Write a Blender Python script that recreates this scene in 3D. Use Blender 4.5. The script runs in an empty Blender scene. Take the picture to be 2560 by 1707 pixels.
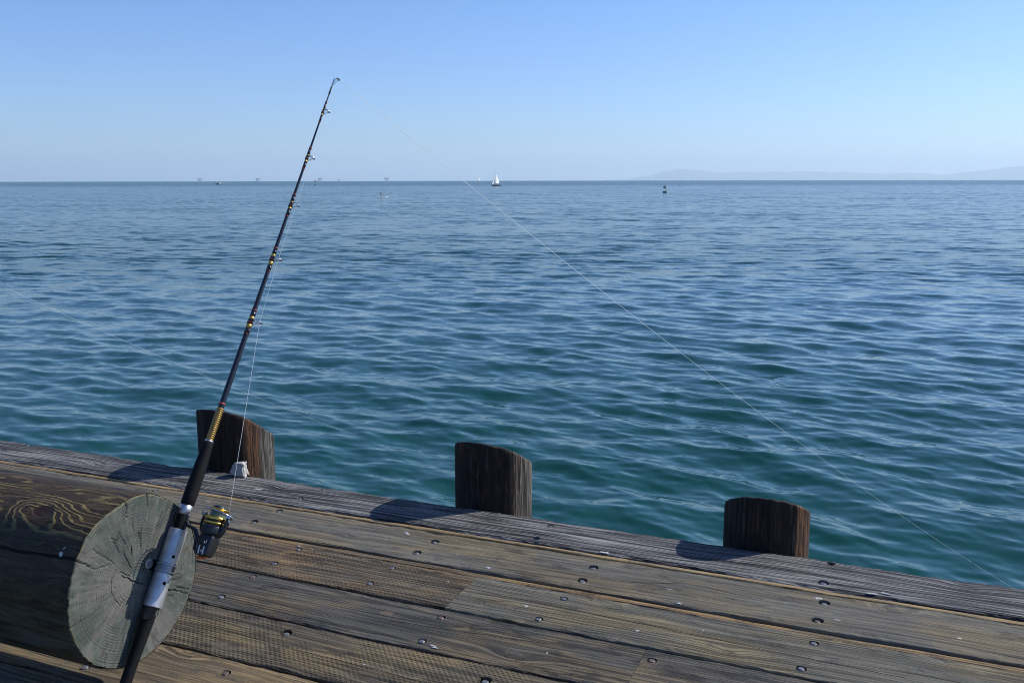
import bpy, bmesh, math, random
import numpy as np
from mathutils import Vector, Matrix

# ------------------------------------------------------------------ camera, sky, sun, exposure
# world axes: X runs along the pier boards (to the right), Y out to sea, Z up; deck top is z = 0
sc = bpy.context.scene
C = sc.collection
cam_d = bpy.data.cameras.new('camera')
cam = bpy.data.objects.new('camera', cam_d); C.objects.link(cam)
FPX = 2330.0
cam_d.sensor_width = 36.0
cam_d.lens = 36.0 * FPX / 2560.0
cam_d.clip_start = 0.05
cam_d.clip_end = 200000.0
pitch = math.atan((853.5 - 449.0) / FPX)
roll = math.radians(-0.1)
yaw = math.radians(22.6)
f0 = Vector((0, math.cos(pitch), -math.sin(pitch))); r0 = Vector((1, 0, 0)); u0 = r0.cross(f0)
r1 = r0 * math.cos(roll) + u0 * math.sin(roll); u1 = -r0 * math.sin(roll) + u0 * math.cos(roll)
mrot = Matrix((r1, u1, -f0)).transposed().to_4x4()
EYE = Vector((0, 0, 1.55))
cam.matrix_world = Matrix.Translation(EYE) @ Matrix.Rotation(yaw, 4, 'Z') @ mrot
sc.camera = cam
sc.render.resolution_x, sc.render.resolution_y = 1024, 682

SUN_EL = math.radians(34.0)
SUN_AZ = math.radians(46.4)          # clockwise from +Y
sun_dir = Vector((math.sin(SUN_AZ) * math.cos(SUN_EL), math.cos(SUN_AZ) * math.cos(SUN_EL), math.sin(SUN_EL)))
world = bpy.data.worlds.new('World'); sc.world = world; world.use_nodes = True
wn = world.node_tree.nodes; wn.clear()
sky = wn.new('ShaderNodeTexSky'); sky.sky_type = 'NISHITA'; sky.sun_disc = False
sky.sun_elevation = SUN_EL; sky.sun_rotation = SUN_AZ
sky.air_density = 1.0; sky.dust_density = 0.3; sky.ozone_density = 4.0; sky.altitude = 0
bg = wn.new('ShaderNodeBackground'); bg.inputs['Strength'].default_value = 0.098
wo = wn.new('ShaderNodeOutputWorld')
wb = wn.new('ShaderNodeMix'); wb.data_type = 'RGBA'; wb.blend_type = 'MULTIPLY'; wb.inputs[0].default_value = 1.0
wb.inputs[7].default_value = (0.78, 0.94, 1.32, 1)      # daylight white balance of the camera
world.node_tree.links.new(sky.outputs[0], wb.inputs[6]); world.node_tree.links.new(wb.outputs[2], bg.inputs[0]); world.node_tree.links.new(bg.outputs[0], wo.inputs[0])
sun_l = bpy.data.lights.new('sun', 'SUN'); sun_l.energy = 4.4; sun_l.angle = math.radians(0.53)
sun_l.color = (1.0, 0.96, 0.90)
sun = bpy.data.objects.new('sun', sun_l); C.objects.link(sun)
sun.rotation_euler = (-sun_dir).to_track_quat('-Z', 'Y').to_euler()
vs = sc.view_settings
vs.view_transform = 'Standard'; vs.look = 'None'; vs.gamma = 1.0; vs.exposure = 0.32
sc.cycles.filter_width = 1.05; sc.cycles.max_bounces = 8; sc.cycles.volume_bounces = 3

SEA = -3.65
EARTH = 6.371e6
def sea_z(d): return SEA - d * d / (2 * EARTH)

# ------------------------------------------------------------------ object helpers
def link(o, parent=None):
    C.objects.link(o)
    if parent is not None:
        o.parent = parent
    return o
def tag(o, label=None, cat=None, group=None, kind=None):
    if label: o['label'] = label
    if cat: o['category'] = cat
    if group: o['group'] = group
    if kind: o['kind'] = kind
    return o
def empty(name, loc=(0, 0, 0), rz=0.0):
    o = bpy.data.objects.new(name, None); o.empty_display_size = 0.1
    o.location = loc; o.rotation_euler = (0, 0, rz)
    return link(o)
def mesh_obj(name, bm, mat, parent=None, smooth=False, loc=None):
    me = bpy.data.meshes.new(name)
    bmesh.ops.recalc_face_normals(bm, faces=bm.faces)
    if smooth:
        for f in bm.faces: f.smooth = True
    bm.to_mesh(me); bm.free()
    o = bpy.data.objects.new(name, me)
    if mat: me.materials.append(mat)
    if loc is not None: o.location = loc
    return link(o, parent)
def frame_of(d):
    d = Vector(d).normalized()
    t = Vector((0, 0, 1)) if abs(d.z) < 0.9 else Vector((1, 0, 0))
    a = d.cross(t).normalized(); return a, d.cross(a).normalized()
def add_tube(bm, pts, rad, seg=12, caps=True, closed=False):
    pts = [Vector(p) for p in pts]
    if not hasattr(rad, '__len__'): rad = [rad] * len(pts)
    rings = []
    n = len(pts); a = None
    for i, p in enumerate(pts):
        if closed: d = pts[(i + 1) % n] - pts[i - 1]
        elif i == 0: d = pts[1] - p
        elif i == n - 1: d = p - pts[i - 1]
        else: d = pts[i + 1] - pts[i - 1]
        d.normalize()
        if a is None: a, b = frame_of(d)
        else:
            a = (a - d * a.dot(d)).normalized(); b = d.cross(a)
        rings.append([bm.verts.new(p + (a * math.cos(2 * math.pi * k / seg) + b * math.sin(2 * math.pi * k / seg)) * rad[i]) for k in range(seg)])
    m = n if closed else n - 1
    for i in range(m):
        r, s = rings[i], rings[(i + 1) % n]
        for k in range(seg):
            bm.faces.new((r[k], r[(k + 1) % seg], s[(k + 1) % seg], s[k]))
    if caps and not closed:
        bm.faces.new(rings[0][::-1]); bm.faces.new(rings[-1])
def add_box(bm, c, s, rot=None):
    vs_ = []
    for x in (-.5, .5):
        for y in (-.5, .5):
            for z in (-.5, .5):
                v = Vector((x * s[0], y * s[1], z * s[2]))
                if rot is not None: v = rot @ v
                vs_.append(bm.verts.new(v + Vector(c)))
    for f in ((0, 1, 3, 2), (4, 6, 7, 5), (0, 4, 5, 1), (2, 3, 7, 6), (0, 2, 6, 4), (1, 5, 7, 3)):
        bm.faces.new([vs_[i] for i in f])
def add_poly(bm, pts, thick, normal):
    n = Vector(normal).normalized() * thick * 0.5
    a = [bm.verts.new(Vector(p) + n) for p in pts]; b = [bm.verts.new(Vector(p) - n) for p in pts]
    bm.faces.new(a); bm.faces.new(b[::-1])
    for i in range(len(a)):
        j = (i + 1) % len(a); bm.faces.new((a[i], b[i], b[j], a[j]))
def tube_obj(name, pts, rad, mat, parent=None, seg=12, smooth=True, caps=True, closed=False):
    bm = bmesh.new(); add_tube(bm, pts, rad, seg, caps, closed)
    o = mesh_obj(name, bm, mat, parent, False)
    if smooth:
        for p in o.data.polygons:
            if len(p.vertices) == 4: p.use_smooth = True
    return o
def np_mesh(name, verts, faces, mat, parent=None, smooth=True, attrs=None):
    me = bpy.data.meshes.new(name)
    verts = np.asarray(verts, dtype=np.float32); faces = np.asarray(faces, dtype=np.int32)
    me.vertices.add(len(verts)); me.vertices.foreach_set('co', verts.ravel())
    k = faces.shape[1]
    me.loops.add(faces.size); me.loops.foreach_set('vertex_index', faces.ravel())
    me.polygons.add(len(faces)); me.polygons.foreach_set('loop_start', np.arange(0, faces.size, k, dtype=np.int32))
    me.polygons.foreach_set('loop_total', np.full(len(faces), k, dtype=np.int32))
    me.update(calc_edges=True)
    me.polygons.foreach_set('use_smooth', np.full(len(faces), smooth, dtype=bool))
    for an, av in (attrs or {}).items():
        at = me.attributes.new(an, 'FLOAT', 'POINT'); at.data.foreach_set('value', np.asarray(av, dtype=np.float32))
    me.validate()
    o = bpy.data.objects.new(name, me)
    if mat: me.materials.append(mat)
    return link(o, parent)
def grid_faces(nr, nc, wrap=False):
    r = np.arange(nr - 1)[:, None]; m = nc if wrap else nc - 1
    c = np.arange(m)[None, :]; c2 = (c + 1) % nc
    a = r * nc + c; b = r * nc + c2; d = (r + 1) * nc + c; e = (r + 1) * nc + c2
    return np.stack([a, b, e, d], -1).reshape(-1, 4)

# ------------------------------------------------------------------ node helpers
class NT:
    def __init__(s, name):
        s.mat = bpy.data.materials.new(name); s.mat.use_nodes = True
        s.nt = s.mat.node_tree; s.nt.nodes.clear()
        s.out = s.nt.nodes.new('ShaderNodeOutputMaterial')
        s.p = s.nt.nodes.new('ShaderNodeBsdfPrincipled'); s.nt.links.new(s.p.outputs[0], s.out.inputs[0])
    def n(s, t): return s.nt.nodes.new(t)
    def set(s, sock, v):
        if isinstance(v, bpy.types.NodeSocket): s.nt.links.new(v, sock)
        elif isinstance(v, (tuple, list)) and len(v) == 3 and sock.type == 'RGBA': sock.default_value = (*v, 1)
        else: sock.default_value = v
    def m(s, op, a, b=None, c=None, clamp=False):
        n = s.n('ShaderNodeMath'); n.operation = op; n.use_clamp = clamp
        s.set(n.inputs[0], a)
        if b is not None: s.set(n.inputs[1], b)
        if c is not None: s.set(n.inputs[2], c)
        return n.outputs[0]
    def vm(s, op, a, b=None, sc_=None):
        n = s.n('ShaderNodeVectorMath'); n.operation = op
        s.set(n.inputs[0], a)
        if b is not None: s.set(n.inputs[1], b)
        if sc_ is not None: s.set(n.inputs['Scale'], sc_)
        return n.outputs['Vector']
    def vec(s, x, y, z):
        n = s.n('ShaderNodeCombineXYZ'); s.set(n.inputs[0], x); s.set(n.inputs[1], y); s.set(n.inputs[2], z); return n.outputs[0]
    def sep(s, v):
        n = s.n('ShaderNodeSeparateXYZ'); s.set(n.inputs[0], v); return n.outputs
    def obj(s):
        return s.n('ShaderNodeTexCoord').outputs['Object']
    def noise(s, v, scale=1.0, detail=3.0, rough=0.55, dist=0.0, col=False):
        n = s.n('ShaderNodeTexNoise'); n.noise_dimensions = '3D'
        s.set(n.inputs['Vector'], v); s.set(n.inputs['Scale'], scale); s.set(n.inputs['Detail'], detail)
        s.set(n.inputs['Roughness'], rough); s.set(n.inputs['Distortion'], dist)
        return n.outputs['Color' if col else 'Fac']
    def ss(s, v, a, b):
        n = s.n('ShaderNodeMapRange'); n.interpolation_type = 'SMOOTHSTEP'
        s.set(n.inputs[0], v); n.inputs[1].default_value = a; n.inputs[2].default_value = b
        n.inputs[3].default_value = 0; n.inputs[4].default_value = 1
        return n.outputs[0]
    def mix(s, f, a, b, mode='MIX'):
        n = s.n('ShaderNodeMix'); n.data_type = 'RGBA'; n.blend_type = mode
        s.set(n.inputs[0], f); s.set(n.inputs[6], a); s.set(n.inputs[7], b); return n.outputs[2]
    def attr(s, name):
        n = s.n('ShaderNodeAttribute'); n.attribute_name = name; return n.outputs['Fac']
    def bump(s, h, dist, strength=1.0, normal=None):
        n = s.n('ShaderNodeBump'); s.set(n.inputs['Height'], h); n.inputs['Distance'].default_value = dist
        n.inputs['Strength'].default_value = strength
        if normal is not None: s.set(n.inputs['Normal'], normal)
        return n.outputs[0]
    def fin(s, color=None, rough=None, metal=None, normal=None, spec=None):
        if color is not None: s.set(s.p.inputs['Base Color'], color)
        if rough is not None: s.set(s.p.inputs['Roughness'], rough)
        if metal is not None: s.set(s.p.inputs['Metallic'], metal)
        if spec is not None: s.set(s.p.inputs['Specular IOR Level'], spec)
        if normal is not None: s.set(s.p.inputs['Normal'], normal)
        return s.mat

def plain(name, col, rough=0.5, metal=0.0, var=0.15, scale=30.0, spec=0.5, bump=0.0):
    t = NT(name); o = t.obj()
    n = t.noise(o, scale, 4, 0.6)
    f = t.m('MULTIPLY_ADD', n, 2 * var, 1 - var)
    c = t.vm('SCALE', tuple(col), sc_=f)
    nb = t.bump(n, bump) if bump else None
    return t.fin(c, t.m('MULTIPLY_ADD', n, 0.2, rough - 0.1, clamp=True), metal, nb, spec)

def wood(name, seed, gray, tan, dark, tan_amt=0.5, dark_amt=0.3, knots=(), cracks=(), incised=0.0,
         freq=70.0, contrast=0.6, coarse=0.5, bump=0.0012, light=(0.0, (0.5, 0.5, 0.48))):
    """weathered sawn plank: grain runs along X and bends round the knots"""
    gray = (gray[0] * 1.07, gray[1] * 1.07, gray[2] * 1.02); tan = (tan[0] * 1.04, tan[1] * 1.02, tan[2] * .94); tan_amt -= .05; dark = tuple(c * .62 for c in dark)
    t = NT(name); o = t.obj(); x, y, z = t.sep(o)
    freq = freq * 1.55
    lf = t.noise(t.vec(t.m('MULTIPLY_ADD', x, 0.7, seed * 7.3), t.m('MULTIPLY', y, 5.0), seed), 1.0, 2)
    g = t.m('MULTIPLY_ADD', y, freq, t.m('MULTIPLY', lf, 10.0))
    kmask = None
    for (kx, ky, kr) in knots:
        dx = t.m('DIVIDE', t.m('SUBTRACT', x, kx), kr * 2.0); dy = t.m('DIVIDE', t.m('SUBTRACT', y, ky), kr)
        d2 = t.m('ADD', t.m('MULTIPLY', dx, dx), t.m('MULTIPLY', dy, dy))
        e = t.m('POWER', 2.718, t.m('MULTIPLY', d2, -0.45))
        g = t.m('MULTIPLY_ADD', e, freq * kr * 1.1, g)
        k1 = t.ss(d2, 0.30, 0.16)
        ring = t.m('MULTIPLY', t.ss(d2, 0.55, 0.36), t.ss(d2, 0.14, 0.30))
        kk = t.m('MAXIMUM', t.m('MULTIPLY', k1, t.m('MULTIPLY_ADD', t.m('SINE', t.m('MULTIPLY', d2, 70.0)), .2, .3)), t.m('MULTIPLY', ring, t.ss(t.noise(o, 30.0, 2), .4, .6)))
        kmask = kk if kmask is None else t.m('MAXIMUM', kmask, kk)
    fine = t.noise(t.vec(t.m('MULTIPLY_ADD', x, 2.2, seed), g, t.m('MULTIPLY', z, freq)), 1.0, 3, 0.65)
    med = t.noise(t.vec(t.m('MULTIPLY_ADD', x, 1.3, seed + 9), t.m('MULTIPLY', g, 0.35), t.m('MULTIPLY', z, freq * .3)), 1.0, 2, 0.5)
    vfine = t.noise(t.vec(t.m('MULTIPLY_ADD', x, 14.0, seed), t.m('MULTIPLY', g, 3.0), seed), 1.0, 2, 0.6)
    patch = t.noise(t.vec(t.m('MULTIPLY_ADD', x, 2.1, seed * 3.1), t.m('MULTIPLY', y, 6.5), seed * 1.7), 1.0, 4, 0.62)
    blot = t.noise(t.vec(t.m('MULTIPLY_ADD', x, 4.5, seed * 5.1), t.m('MULTIPLY', y, 13.0), seed * 2.7), 1.0, 4, 0.68)
    grit = t.noise(t.vm('SCALE', o, sc_=1.0), 260.0, 2, 0.6)
    col = t.mix(t.ss(patch, 0.58 - 0.25 * tan_amt, 0.75 - 0.25 * tan_amt), tuple(gray), tuple(tan))
    coarse *= .6; st = t.m('ADD', t.m('MULTIPLY', fine, 1.0 - coarse), t.m('MULTIPLY', med, coarse))
    sts = t.ss(st, 0.42, 0.58)
    col = t.mix(t.m('MULTIPLY', t.m('SUBTRACT', 1.0, sts), min(.95, contrast * 1.25)), col, tuple(dark))
    col = t.mix(t.m('MULTIPLY', t.ss(blot, 0.66 - 0.25 * dark_amt, 0.80 - 0.25 * dark_amt), 0.55 + 0.3 * dark_amt), col, tuple(dark))
    if light[0] > 0:
        col = t.mix(t.m('MULTIPLY', t.ss(t.m('ADD', st, t.m('MULTIPLY', patch, 0.3)), 0.62, 0.80), light[0]), col, tuple(light[1]))
    col = t.vm('SCALE', col, sc_=t.m('MULTIPLY_ADD', vfine, 0.7, 0.65))
    col = t.vm('SCALE', col, sc_=t.m('MULTIPLY_ADD', grit, 0.6, 0.70))
    # growth lines, the dark late wood standing out as thin parallel lines
    gl = t.m('SINE', t.m('MULTIPLY_ADD', g, 3.6, t.m('MULTIPLY', med, 7.0)))
    gm = t.ss(t.noise(t.vec(t.m('MULTIPLY_ADD', x, 1.2, seed * 2), t.m('MULTIPLY', y, 9.0), seed), 1.0, 3, .6), .40, .58)
    glm = t.m('MULTIPLY', t.ss(gl, 0.25, 0.95), gm)
    col = t.mix(t.m('MULTIPLY', glm, .30 + .4 * contrast), col, tuple(dark))
    # grime smudges, rounder than the grain
    sm = t.noise(t.vec(t.m('MULTIPLY_ADD', x, 6.5, seed * 9.1), t.m('MULTIPLY', y, 11.0), seed * 4.7), 1.0, 5, 0.7)
    col = t.mix(t.m('MULTIPLY', t.ss(sm, 0.56, 0.68), .55), col, (0.042, 0.043, 0.046))
    col = t.mix(t.m('MULTIPLY', t.ss(sm, 0.40, 0.30), .45), col, tuple(min(1, c * 1.25) for c in tan))
    # hairline splits that follow the grain
    spl = t.noise(t.vec(t.m('MULTIPLY_ADD', x, 1.1, seed + 4), t.m('MULTIPLY', g, 0.9), seed + 3), 1.0, 1, 0.4)
    splm = t.ss(spl, 0.715, 0.745)
    h = t.m('MULTIPLY_ADD', sts, 0.6, t.m('MULTIPLY', vfine, 0.35))
    h = t.m('MULTIPLY_ADD', grit, 0.12, h); h = t.m('MULTIPLY_ADD', glm, -.5, h)
    h = t.m('MULTIPLY_ADD', splm, -1.4, h)
    col = t.mix(t.m('MULTIPLY', splm, 0.75), col, (0.012, 0.010, 0.009))
    if kmask is not None:
        col = t.mix(t.m('MULTIPLY', kmask, 0.7), col, tuple(c * 0.55 + 0.01 for c in dark))
        h = t.m('MULTIPLY_ADD', kmask, -0.8, h)
    for (x0, y0, x1, y1, wd) in cracks:
        L2 = (x1 - x0) ** 2 + (y1 - y0) ** 2
        wob = t.m('MULTIPLY_ADD', t.noise(t.vec(t.m('MULTIPLY', x, 5.0), seed, 0.0), 1.0, 3), 0.03, -0.015)
        px = t.m('SUBTRACT', x, x0); py = t.m('SUBTRACT', t.m('ADD', y, wob), y0)
        tt = t.m('DIVIDE', t.m('ADD', t.m('MULTIPLY', px, x1 - x0), t.m('MULTIPLY', py, y1 - y0)), L2, clamp=True)
        ex = t.m('SUBTRACT', px, t.m('MULTIPLY', tt, x1 - x0)); ey = t.m('SUBTRACT', py, t.m('MULTIPLY', tt, y1 - y0))
        d = t.m('SQRT', t.m('ADD', t.m('MULTIPLY', ex, ex), t.m('MULTIPLY', ey, ey)))
        ck = t.ss(d, wd, wd * 0.35)
        col = t.mix(ck, col, (0.008, 0.007, 0.006)); h = t.m('MULTIPLY_ADD', ck, -3.0, h)
    if incised > 0:
        row = t.m('DIVIDE', t.m('ADD', y, t.m('MULTIPLY', lf, 0.006)), 0.0115); rf = t.m('FLOOR', row); fy = t.m('SUBTRACT', row, rf)
        xr = t.m('ADD', t.m('DIVIDE', x, 0.019), t.m('MULTIPLY', t.m('MODULO', rf, 2.0), 0.5))
        fx = t.m('FRACT', t.m('ADD', xr, 100.0))
        dm = t.m('MULTIPLY', t.m('MULTIPLY', t.ss(fx, 0.08, 0.2), t.ss(fx, 0.72, 0.6)), t.m('MULTIPLY', t.ss(fy, 0.15, 0.35), t.ss(fy, 0.85, 0.65)))
        wear = t.ss(t.noise(o, 5.0, 4, .65), 0.38, 0.58)
        dm = t.m('MULTIPLY', dm, wear)
        col = t.mix(t.m('MULTIPLY', dm, 0.62 * incised), col, tuple(c * 0.35 for c in dark)); h = t.m('MULTIPLY_ADD', dm, -1.6 * incised, h)
    nb = t.bump(h, bump * 1.3)
    return t.fin(col, t.m('MULTIPLY_ADD', fine, 0.2, 0.72), 0.0, nb, 0.15)

# ------------------------------------------------------------------ sea
def water_mat():
    t = NT('sea_water')
    geo = t.n('ShaderNodeNewGeometry'); P = geo.outputs['Position']; Nn = geo.outputs['Normal']
    x, y, z = t.sep(P)
    # wave frame: crests roughly across the view
    a = math.radians(8.0)
    X = t.m('ADD', t.m('MULTIPLY', x, math.cos(a)), t.m('MULTIPLY', y, math.sin(a)))
    Y = t.m('ADD', t.m('MULTIPLY', x, -math.sin(a)), t.m('MULTIPLY', y, math.cos(a)))
    lod = t.attr('lod')
    tot = Nn
    gust = t.noise(t.vec(t.m('MULTIPLY', X, 0.006), t.m('MULTIPLY', Y, 0.016), 2.0), 1.0, 4, 0.6)
    gs = t.m('MULTIPLY_ADD', gust, 2.0, 0.1)
    off = t.ss(t.m('ADD', y, t.m('MULTIPLY', x, -0.42)), 650.0, 1150.0)      # offshore wind line
    gs = t.m('MULTIPLY', gs, t.m('MULTIPLY_ADD', off, 0.6, 1.0))
    for sx, sy, det, amp, far in ((2.2, 5.5, 2.0, 0.24, 0), (0.50, 1.3, 3.0, 1.4, 1), (0.06, 0.16, 3.0, 0.45, 1)):
        c = t.noise(t.vec(t.m('MULTIPLY', X, sx), t.m('MULTIPLY', Y, sy), 5.0), 1.0, det, 0.55, 0.0, True)
        v = t.vm('SUBTRACT', c, (0.5, 0.5, 0.5))
        v = t.vm('MULTIPLY', v, (0.7, 1.0, 0.0))
        k = t.m('MULTIPLY', gs, amp)
        if far: k = t.m('MULTIPLY', k, lod)
        tot = t.vm('ADD', tot, t.vm('SCALE', v, sc_=k))
    nrm = t.vm('NORMALIZE', tot)
    t.set(t.p.inputs['IOR'], 1.333)
    return t.fin((0.005, 0.054, 0.040), t.m('MULTIPLY_ADD', off, 0.07, t.m('MULTIPLY_ADD', lod, 0.11, 0.05)), 0.0, nrm, 0.5)

def build_sea():
    rng = np.random.default_rng(7)
    h = 5.2; rad = [4.2]
    while rad[-1] < 15000:
        r = rad[-1]; rad.append(r + max(0.04, r * r * 1.35e-4))
    rad = np.array(rad); dr = np.gradient(rad)
    c0 = math.radians(90 + 22.6)
    az = np.concatenate([np.linspace(c0 - math.pi, c0 - math.radians(46), 40)[:-1],
                         np.linspace(c0 - math.radians(46), c0 + math.radians(46), 1000),
                         np.linspace(c0 + math.radians(46), c0 + math.pi, 40)[1:-1]])
    R, A = np.meshgrid(rad, az, indexing='ij')
    X = R * np.cos(A); Y = R * np.sin(A); Z = np.zeros_like(X); DX = np.zeros_like(X); DY = np.zeros_like(X)
    near = R < 700
    N = 130
    lam = np.exp(rng.uniform(math.log(0.22), math.log(4.6), N))
    main = math.radians(-98)                       # travelling towards the pier, a little from the left
    th = main + rng.normal(0, math.radians(27), N)
    ph = rng.uniform(0, 2 * math.pi, N)
    slope = 0.142 / math.sqrt(N / 2) * np.where(lam > 2.2, 0.62, 1.0) * np.where(lam < 0.55, 0.72, 1.0)
    nr = int((rad < 700).sum())
    Xn, Yn, Rn = X[:nr], Y[:nr], R[:nr]
    cell = np.maximum(dr[:nr, None], 0.0016 * Rn)
    for i in range(N):
        k = 2 * math.pi / lam[i]; a = slope[i] / k
        fade = np.clip((lam[i] / cell - 2.5) / 3.0, 0, 1)
        p = k * (Xn * math.cos(th[i]) + Yn * math.sin(th[i])) + ph[i]
        Z[:nr] += a * fade * np.cos(p)
        DX[:nr] -= a * 0.7 * fade * math.cos(th[i]) * np.sin(p); DY[:nr] -= a * 0.7 * fade * math.sin(th[i]) * np.sin(p)
    lod = np.clip((np.maximum(dr[:, None], 0.0016 * R) - 0.08) / 0.5, 0, 1)
    X += DX; Y += DY; Z += SEA - R * R / (2 * EARTH)
    nA = len(az)
    V = np.stack([X, Y, Z], -1).reshape(-1, 3)
    F = grid_faces(len(rad), nA, wrap=True)
    # close the middle below the pier
    V = np.concatenate([V, [[0, 0, SEA]]]); ci = len(V) - 1
    tri = np.array([[j, (j + 1) % nA, ci, ci] for j in range(nA)])
    L = np.concatenate([lod.reshape(-1), [0]])
    o = np_mesh('water', V, F, water_mat(), attrs={'lod': L})
    bm = bmesh.new(); vv = [bm.verts.new(V[j]) for j in range(nA)]; cc = bm.verts.new((0, 0, SEA))
    for j in range(nA): bm.faces.new((vv[j], vv[(j + 1) % nA], cc))
    bmo = bpy.data.meshes.new('cap'); bm.to_mesh(bmo); bm.free()
    bm = bmesh.new(); bm.from_mesh(o.data); bm.from_mesh(bmo); 
    bmesh.ops.recalc_face_normals(bm, faces=bm.faces[:]) if False else None
    for f in bm.faces: f.smooth = True
    up = sum(1 for f in list(bm.faces)[:200] if f.normal.z > 0)
    bm.to_mesh(o.data); bm.free(); bpy.data.meshes.remove(bmo)
    if up < 100:
        o.data.flip_normals()
    tag(o, 'rippled blue green sea water reaching the horizon', None, None, 'structure')
    return o
build_sea()

# far island hills on the right of the horizon
def fdir(x):                                      # direction on the sea for a bearing seen at photo column x
    d = Vector((-math.sin(yaw), math.cos(yaw), 0)) * math.cos(pitch) + Vector((math.cos(yaw), math.sin(yaw), 0)) * ((x - 1280) / FPX) * 1.0
    d = d + Vector((-math.sin(yaw), math.cos(yaw), 0)) * (math.sin(pitch) * (853.5 - 449) / FPX)
    return d.normalized()
def hills():
    prof = [(-90, 122), (0, 112), (60, 107), (120, 101), (200, 89), (235, 72), (260, 66), (320, 53), (380, 52), (430, 59), (500, 64), (560, 72), (640, 71), (700, 68), (790, 72), (880, 70), (960, 76), (1080, 67), (1180, 70), (1280, 72), (1380, 73), (1480, 78), (1600, 80), (1700, 76), (1780, 80), (1870, 90), (1960, 80), (2100, 66), (2200, 56), (2300, 49), (2400, 47), (2500, 52), (2700, 70), (2900, 88)]
    rng = np.random.default_rng(3)
    D = 50000.0; xs = np.linspace(1550 - 90 / 2.329, 1550 + 2900 / 2.329, 420)
    px = np.array([1550 + a / 2.329 for a, b in prof]); py = np.array([400 + b / 2.329 for a, b in prof])
    top = np.interp(xs, px, py)
    hz = (449 + 0.00175 * (1280 - xs)) - top        # px above eye level
    for s_, am in ((9, .8), (23, .5), (61, .35)):
        hz += am * np.interp(xs, np.linspace(xs[0], xs[-1], s_ * 3), rng.normal(0, 1, s_ * 3))
    H = hz / FPX * D * 0.985 + 1.55
    base = sea_z(D) - 30
    rows = []
    nd = 26
    for j in range(nd):
        v = j / (nd - 1); dist = D - 3500 + 9000 * v
        prof_v = math.sin(math.pi * min(1, max(0, v * 1.0))) ** 0.7 if 0 < v < 1 else 0.0
        rg = np.interp(xs, np.linspace(xs[0], xs[-1], 90), rng.uniform(0.72, 1.0, 90)) if abs(v - .42) > .03 else np.ones_like(xs)
        hh = base + (H - base) * prof_v * rg
        rows.append([tuple(Vector((0, 0, 0)) + fdir(x) * dist + Vector((0, 0, z))) for x, z in zip(xs, hh)])
    V = np.array(rows).reshape(-1, 3)
    t = NT('island_scrub'); o = t.obj(); n = t.noise(o, 0.0012, 5)
    m = t.fin(t.mix(t.ss(n, .4, .6), (0.05, 0.065, 0.05), (0.10, 0.105, 0.08)), 0.9)
    ob = np_mesh('hills', V, grid_faces(nd, len(xs)), m)
    tag(ob, 'long pale blue island ridge far out on the right horizon', None, None, 'structure')
hills()

# ------------------------------------------------------------------ pier
GRAY = (0.150, 0.140, 0.118); TAN = (0.215, 0.170, 0.105); DARK = (0.040, 0.037, 0.034)
pier = empty('wooden_pier', (0, 0, 0))
tag(pier, 'weathered grey brown plank pier deck with recessed bolts running along the foreground', 'pier')

def wobble(rng, xs, amp, step=0.12):
    k = max(4, int((xs[-1] - xs[0]) / step)); return np.interp(xs, np.linspace(xs[0], xs[-1], k), rng.normal(0, amp, k))
def plank_obj(name, x0, x1, y0, y1, z1, thick, mat, seed, round_=0.007, wob=0.0018, holes=(), cup=0.0015):
    rng = np.random.default_rng(seed)
    xs = np.arange(x0, x1 + 0.001, 0.022); xs[-1] = x1
    r = round_; W = y1 - y0
    prof = [(0, -thick), (0, -r * 2.2), (r * .25, -r), (r * .6, -r * .45), (r * 1.3, -r * .12), (r * 2.6, 0)]
    nmid = 7
    mids = [(r * 2.6 + (W - r * 5.2) * k / (nmid + 1), 0) for k in range(1, nmid + 1)]
    prof = prof + mids + [(W - a, b) for a, b in prof[::-1]]
    n = len(prof)
    eL = wobble(rng, xs, wob) + wobble(rng, xs, wob * .6, 0.04); eR = wobble(rng, xs, wob) + wobble(rng, xs, wob * .6, 0.04)
    zz = wobble(rng, xs, 0.0008, 0.3)
    V = np.zeros((len(xs), n, 3))
    for i, (a, b) in enumerate(prof):
        f = a / W
        V[:, i, 0] = xs; V[:, i, 1] = y0 + a + eL * (1 - f) * (1 if f < .5 else 0.3) + eR * f * (1 if f > .5 else 0.3)
        chip = 0
        if 0 < b + thick and abs(b) < thick * .5 and (f < .04 or f > .96): chip = -np.abs(wobble(rng, xs, wob * .9, 0.05))
        V[:, i, 2] = z1 + b + zz + (cup * math.sin(math.pi * f) if b > -thick * .9 else 0) + chip
    F = grid_faces(len(xs), n, wrap=True)[:, ::-1]
    bm = bmesh.new()
    vs_ = [bm.verts.new(v) for v in V.reshape(-1, 3)]
    for f in F: bm.faces.new([vs_[k] for k in f])
    bm.faces.new(vs_[:n]); bm.faces.new(vs_[-n:][::-1])
    bmesh.ops.recalc_face_normals(bm, faces=bm.faces)
    o = mesh_obj(name, bm, mat, pier)
    if holes:
        cb = bmesh.new()
        for (hx, hy, hr, hd) in holes:
            add_tube(cb, [(hx, hy, z1 - hd), (hx, hy, z1 + 0.02)], [hr * .94, hr], 20)
        co = mesh_obj('cut', cb, None)
        md = o.modifiers.new('b', 'BOOLEAN'); md.operation = 'DIFFERENCE'; md.object = co; md.solver = 'EXACT'
        dg = bpy.context.evaluated_depsgraph_get()
        me = bpy.data.meshes.new_from_object(o.evaluated_get(dg))
        o.modifiers.clear(); old = o.data; o.data = me; bpy.data.meshes.remove(old)
        cm = co.data; bpy.data.objects.remove(co); bpy.data.meshes.remove(cm)
    return o

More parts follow.
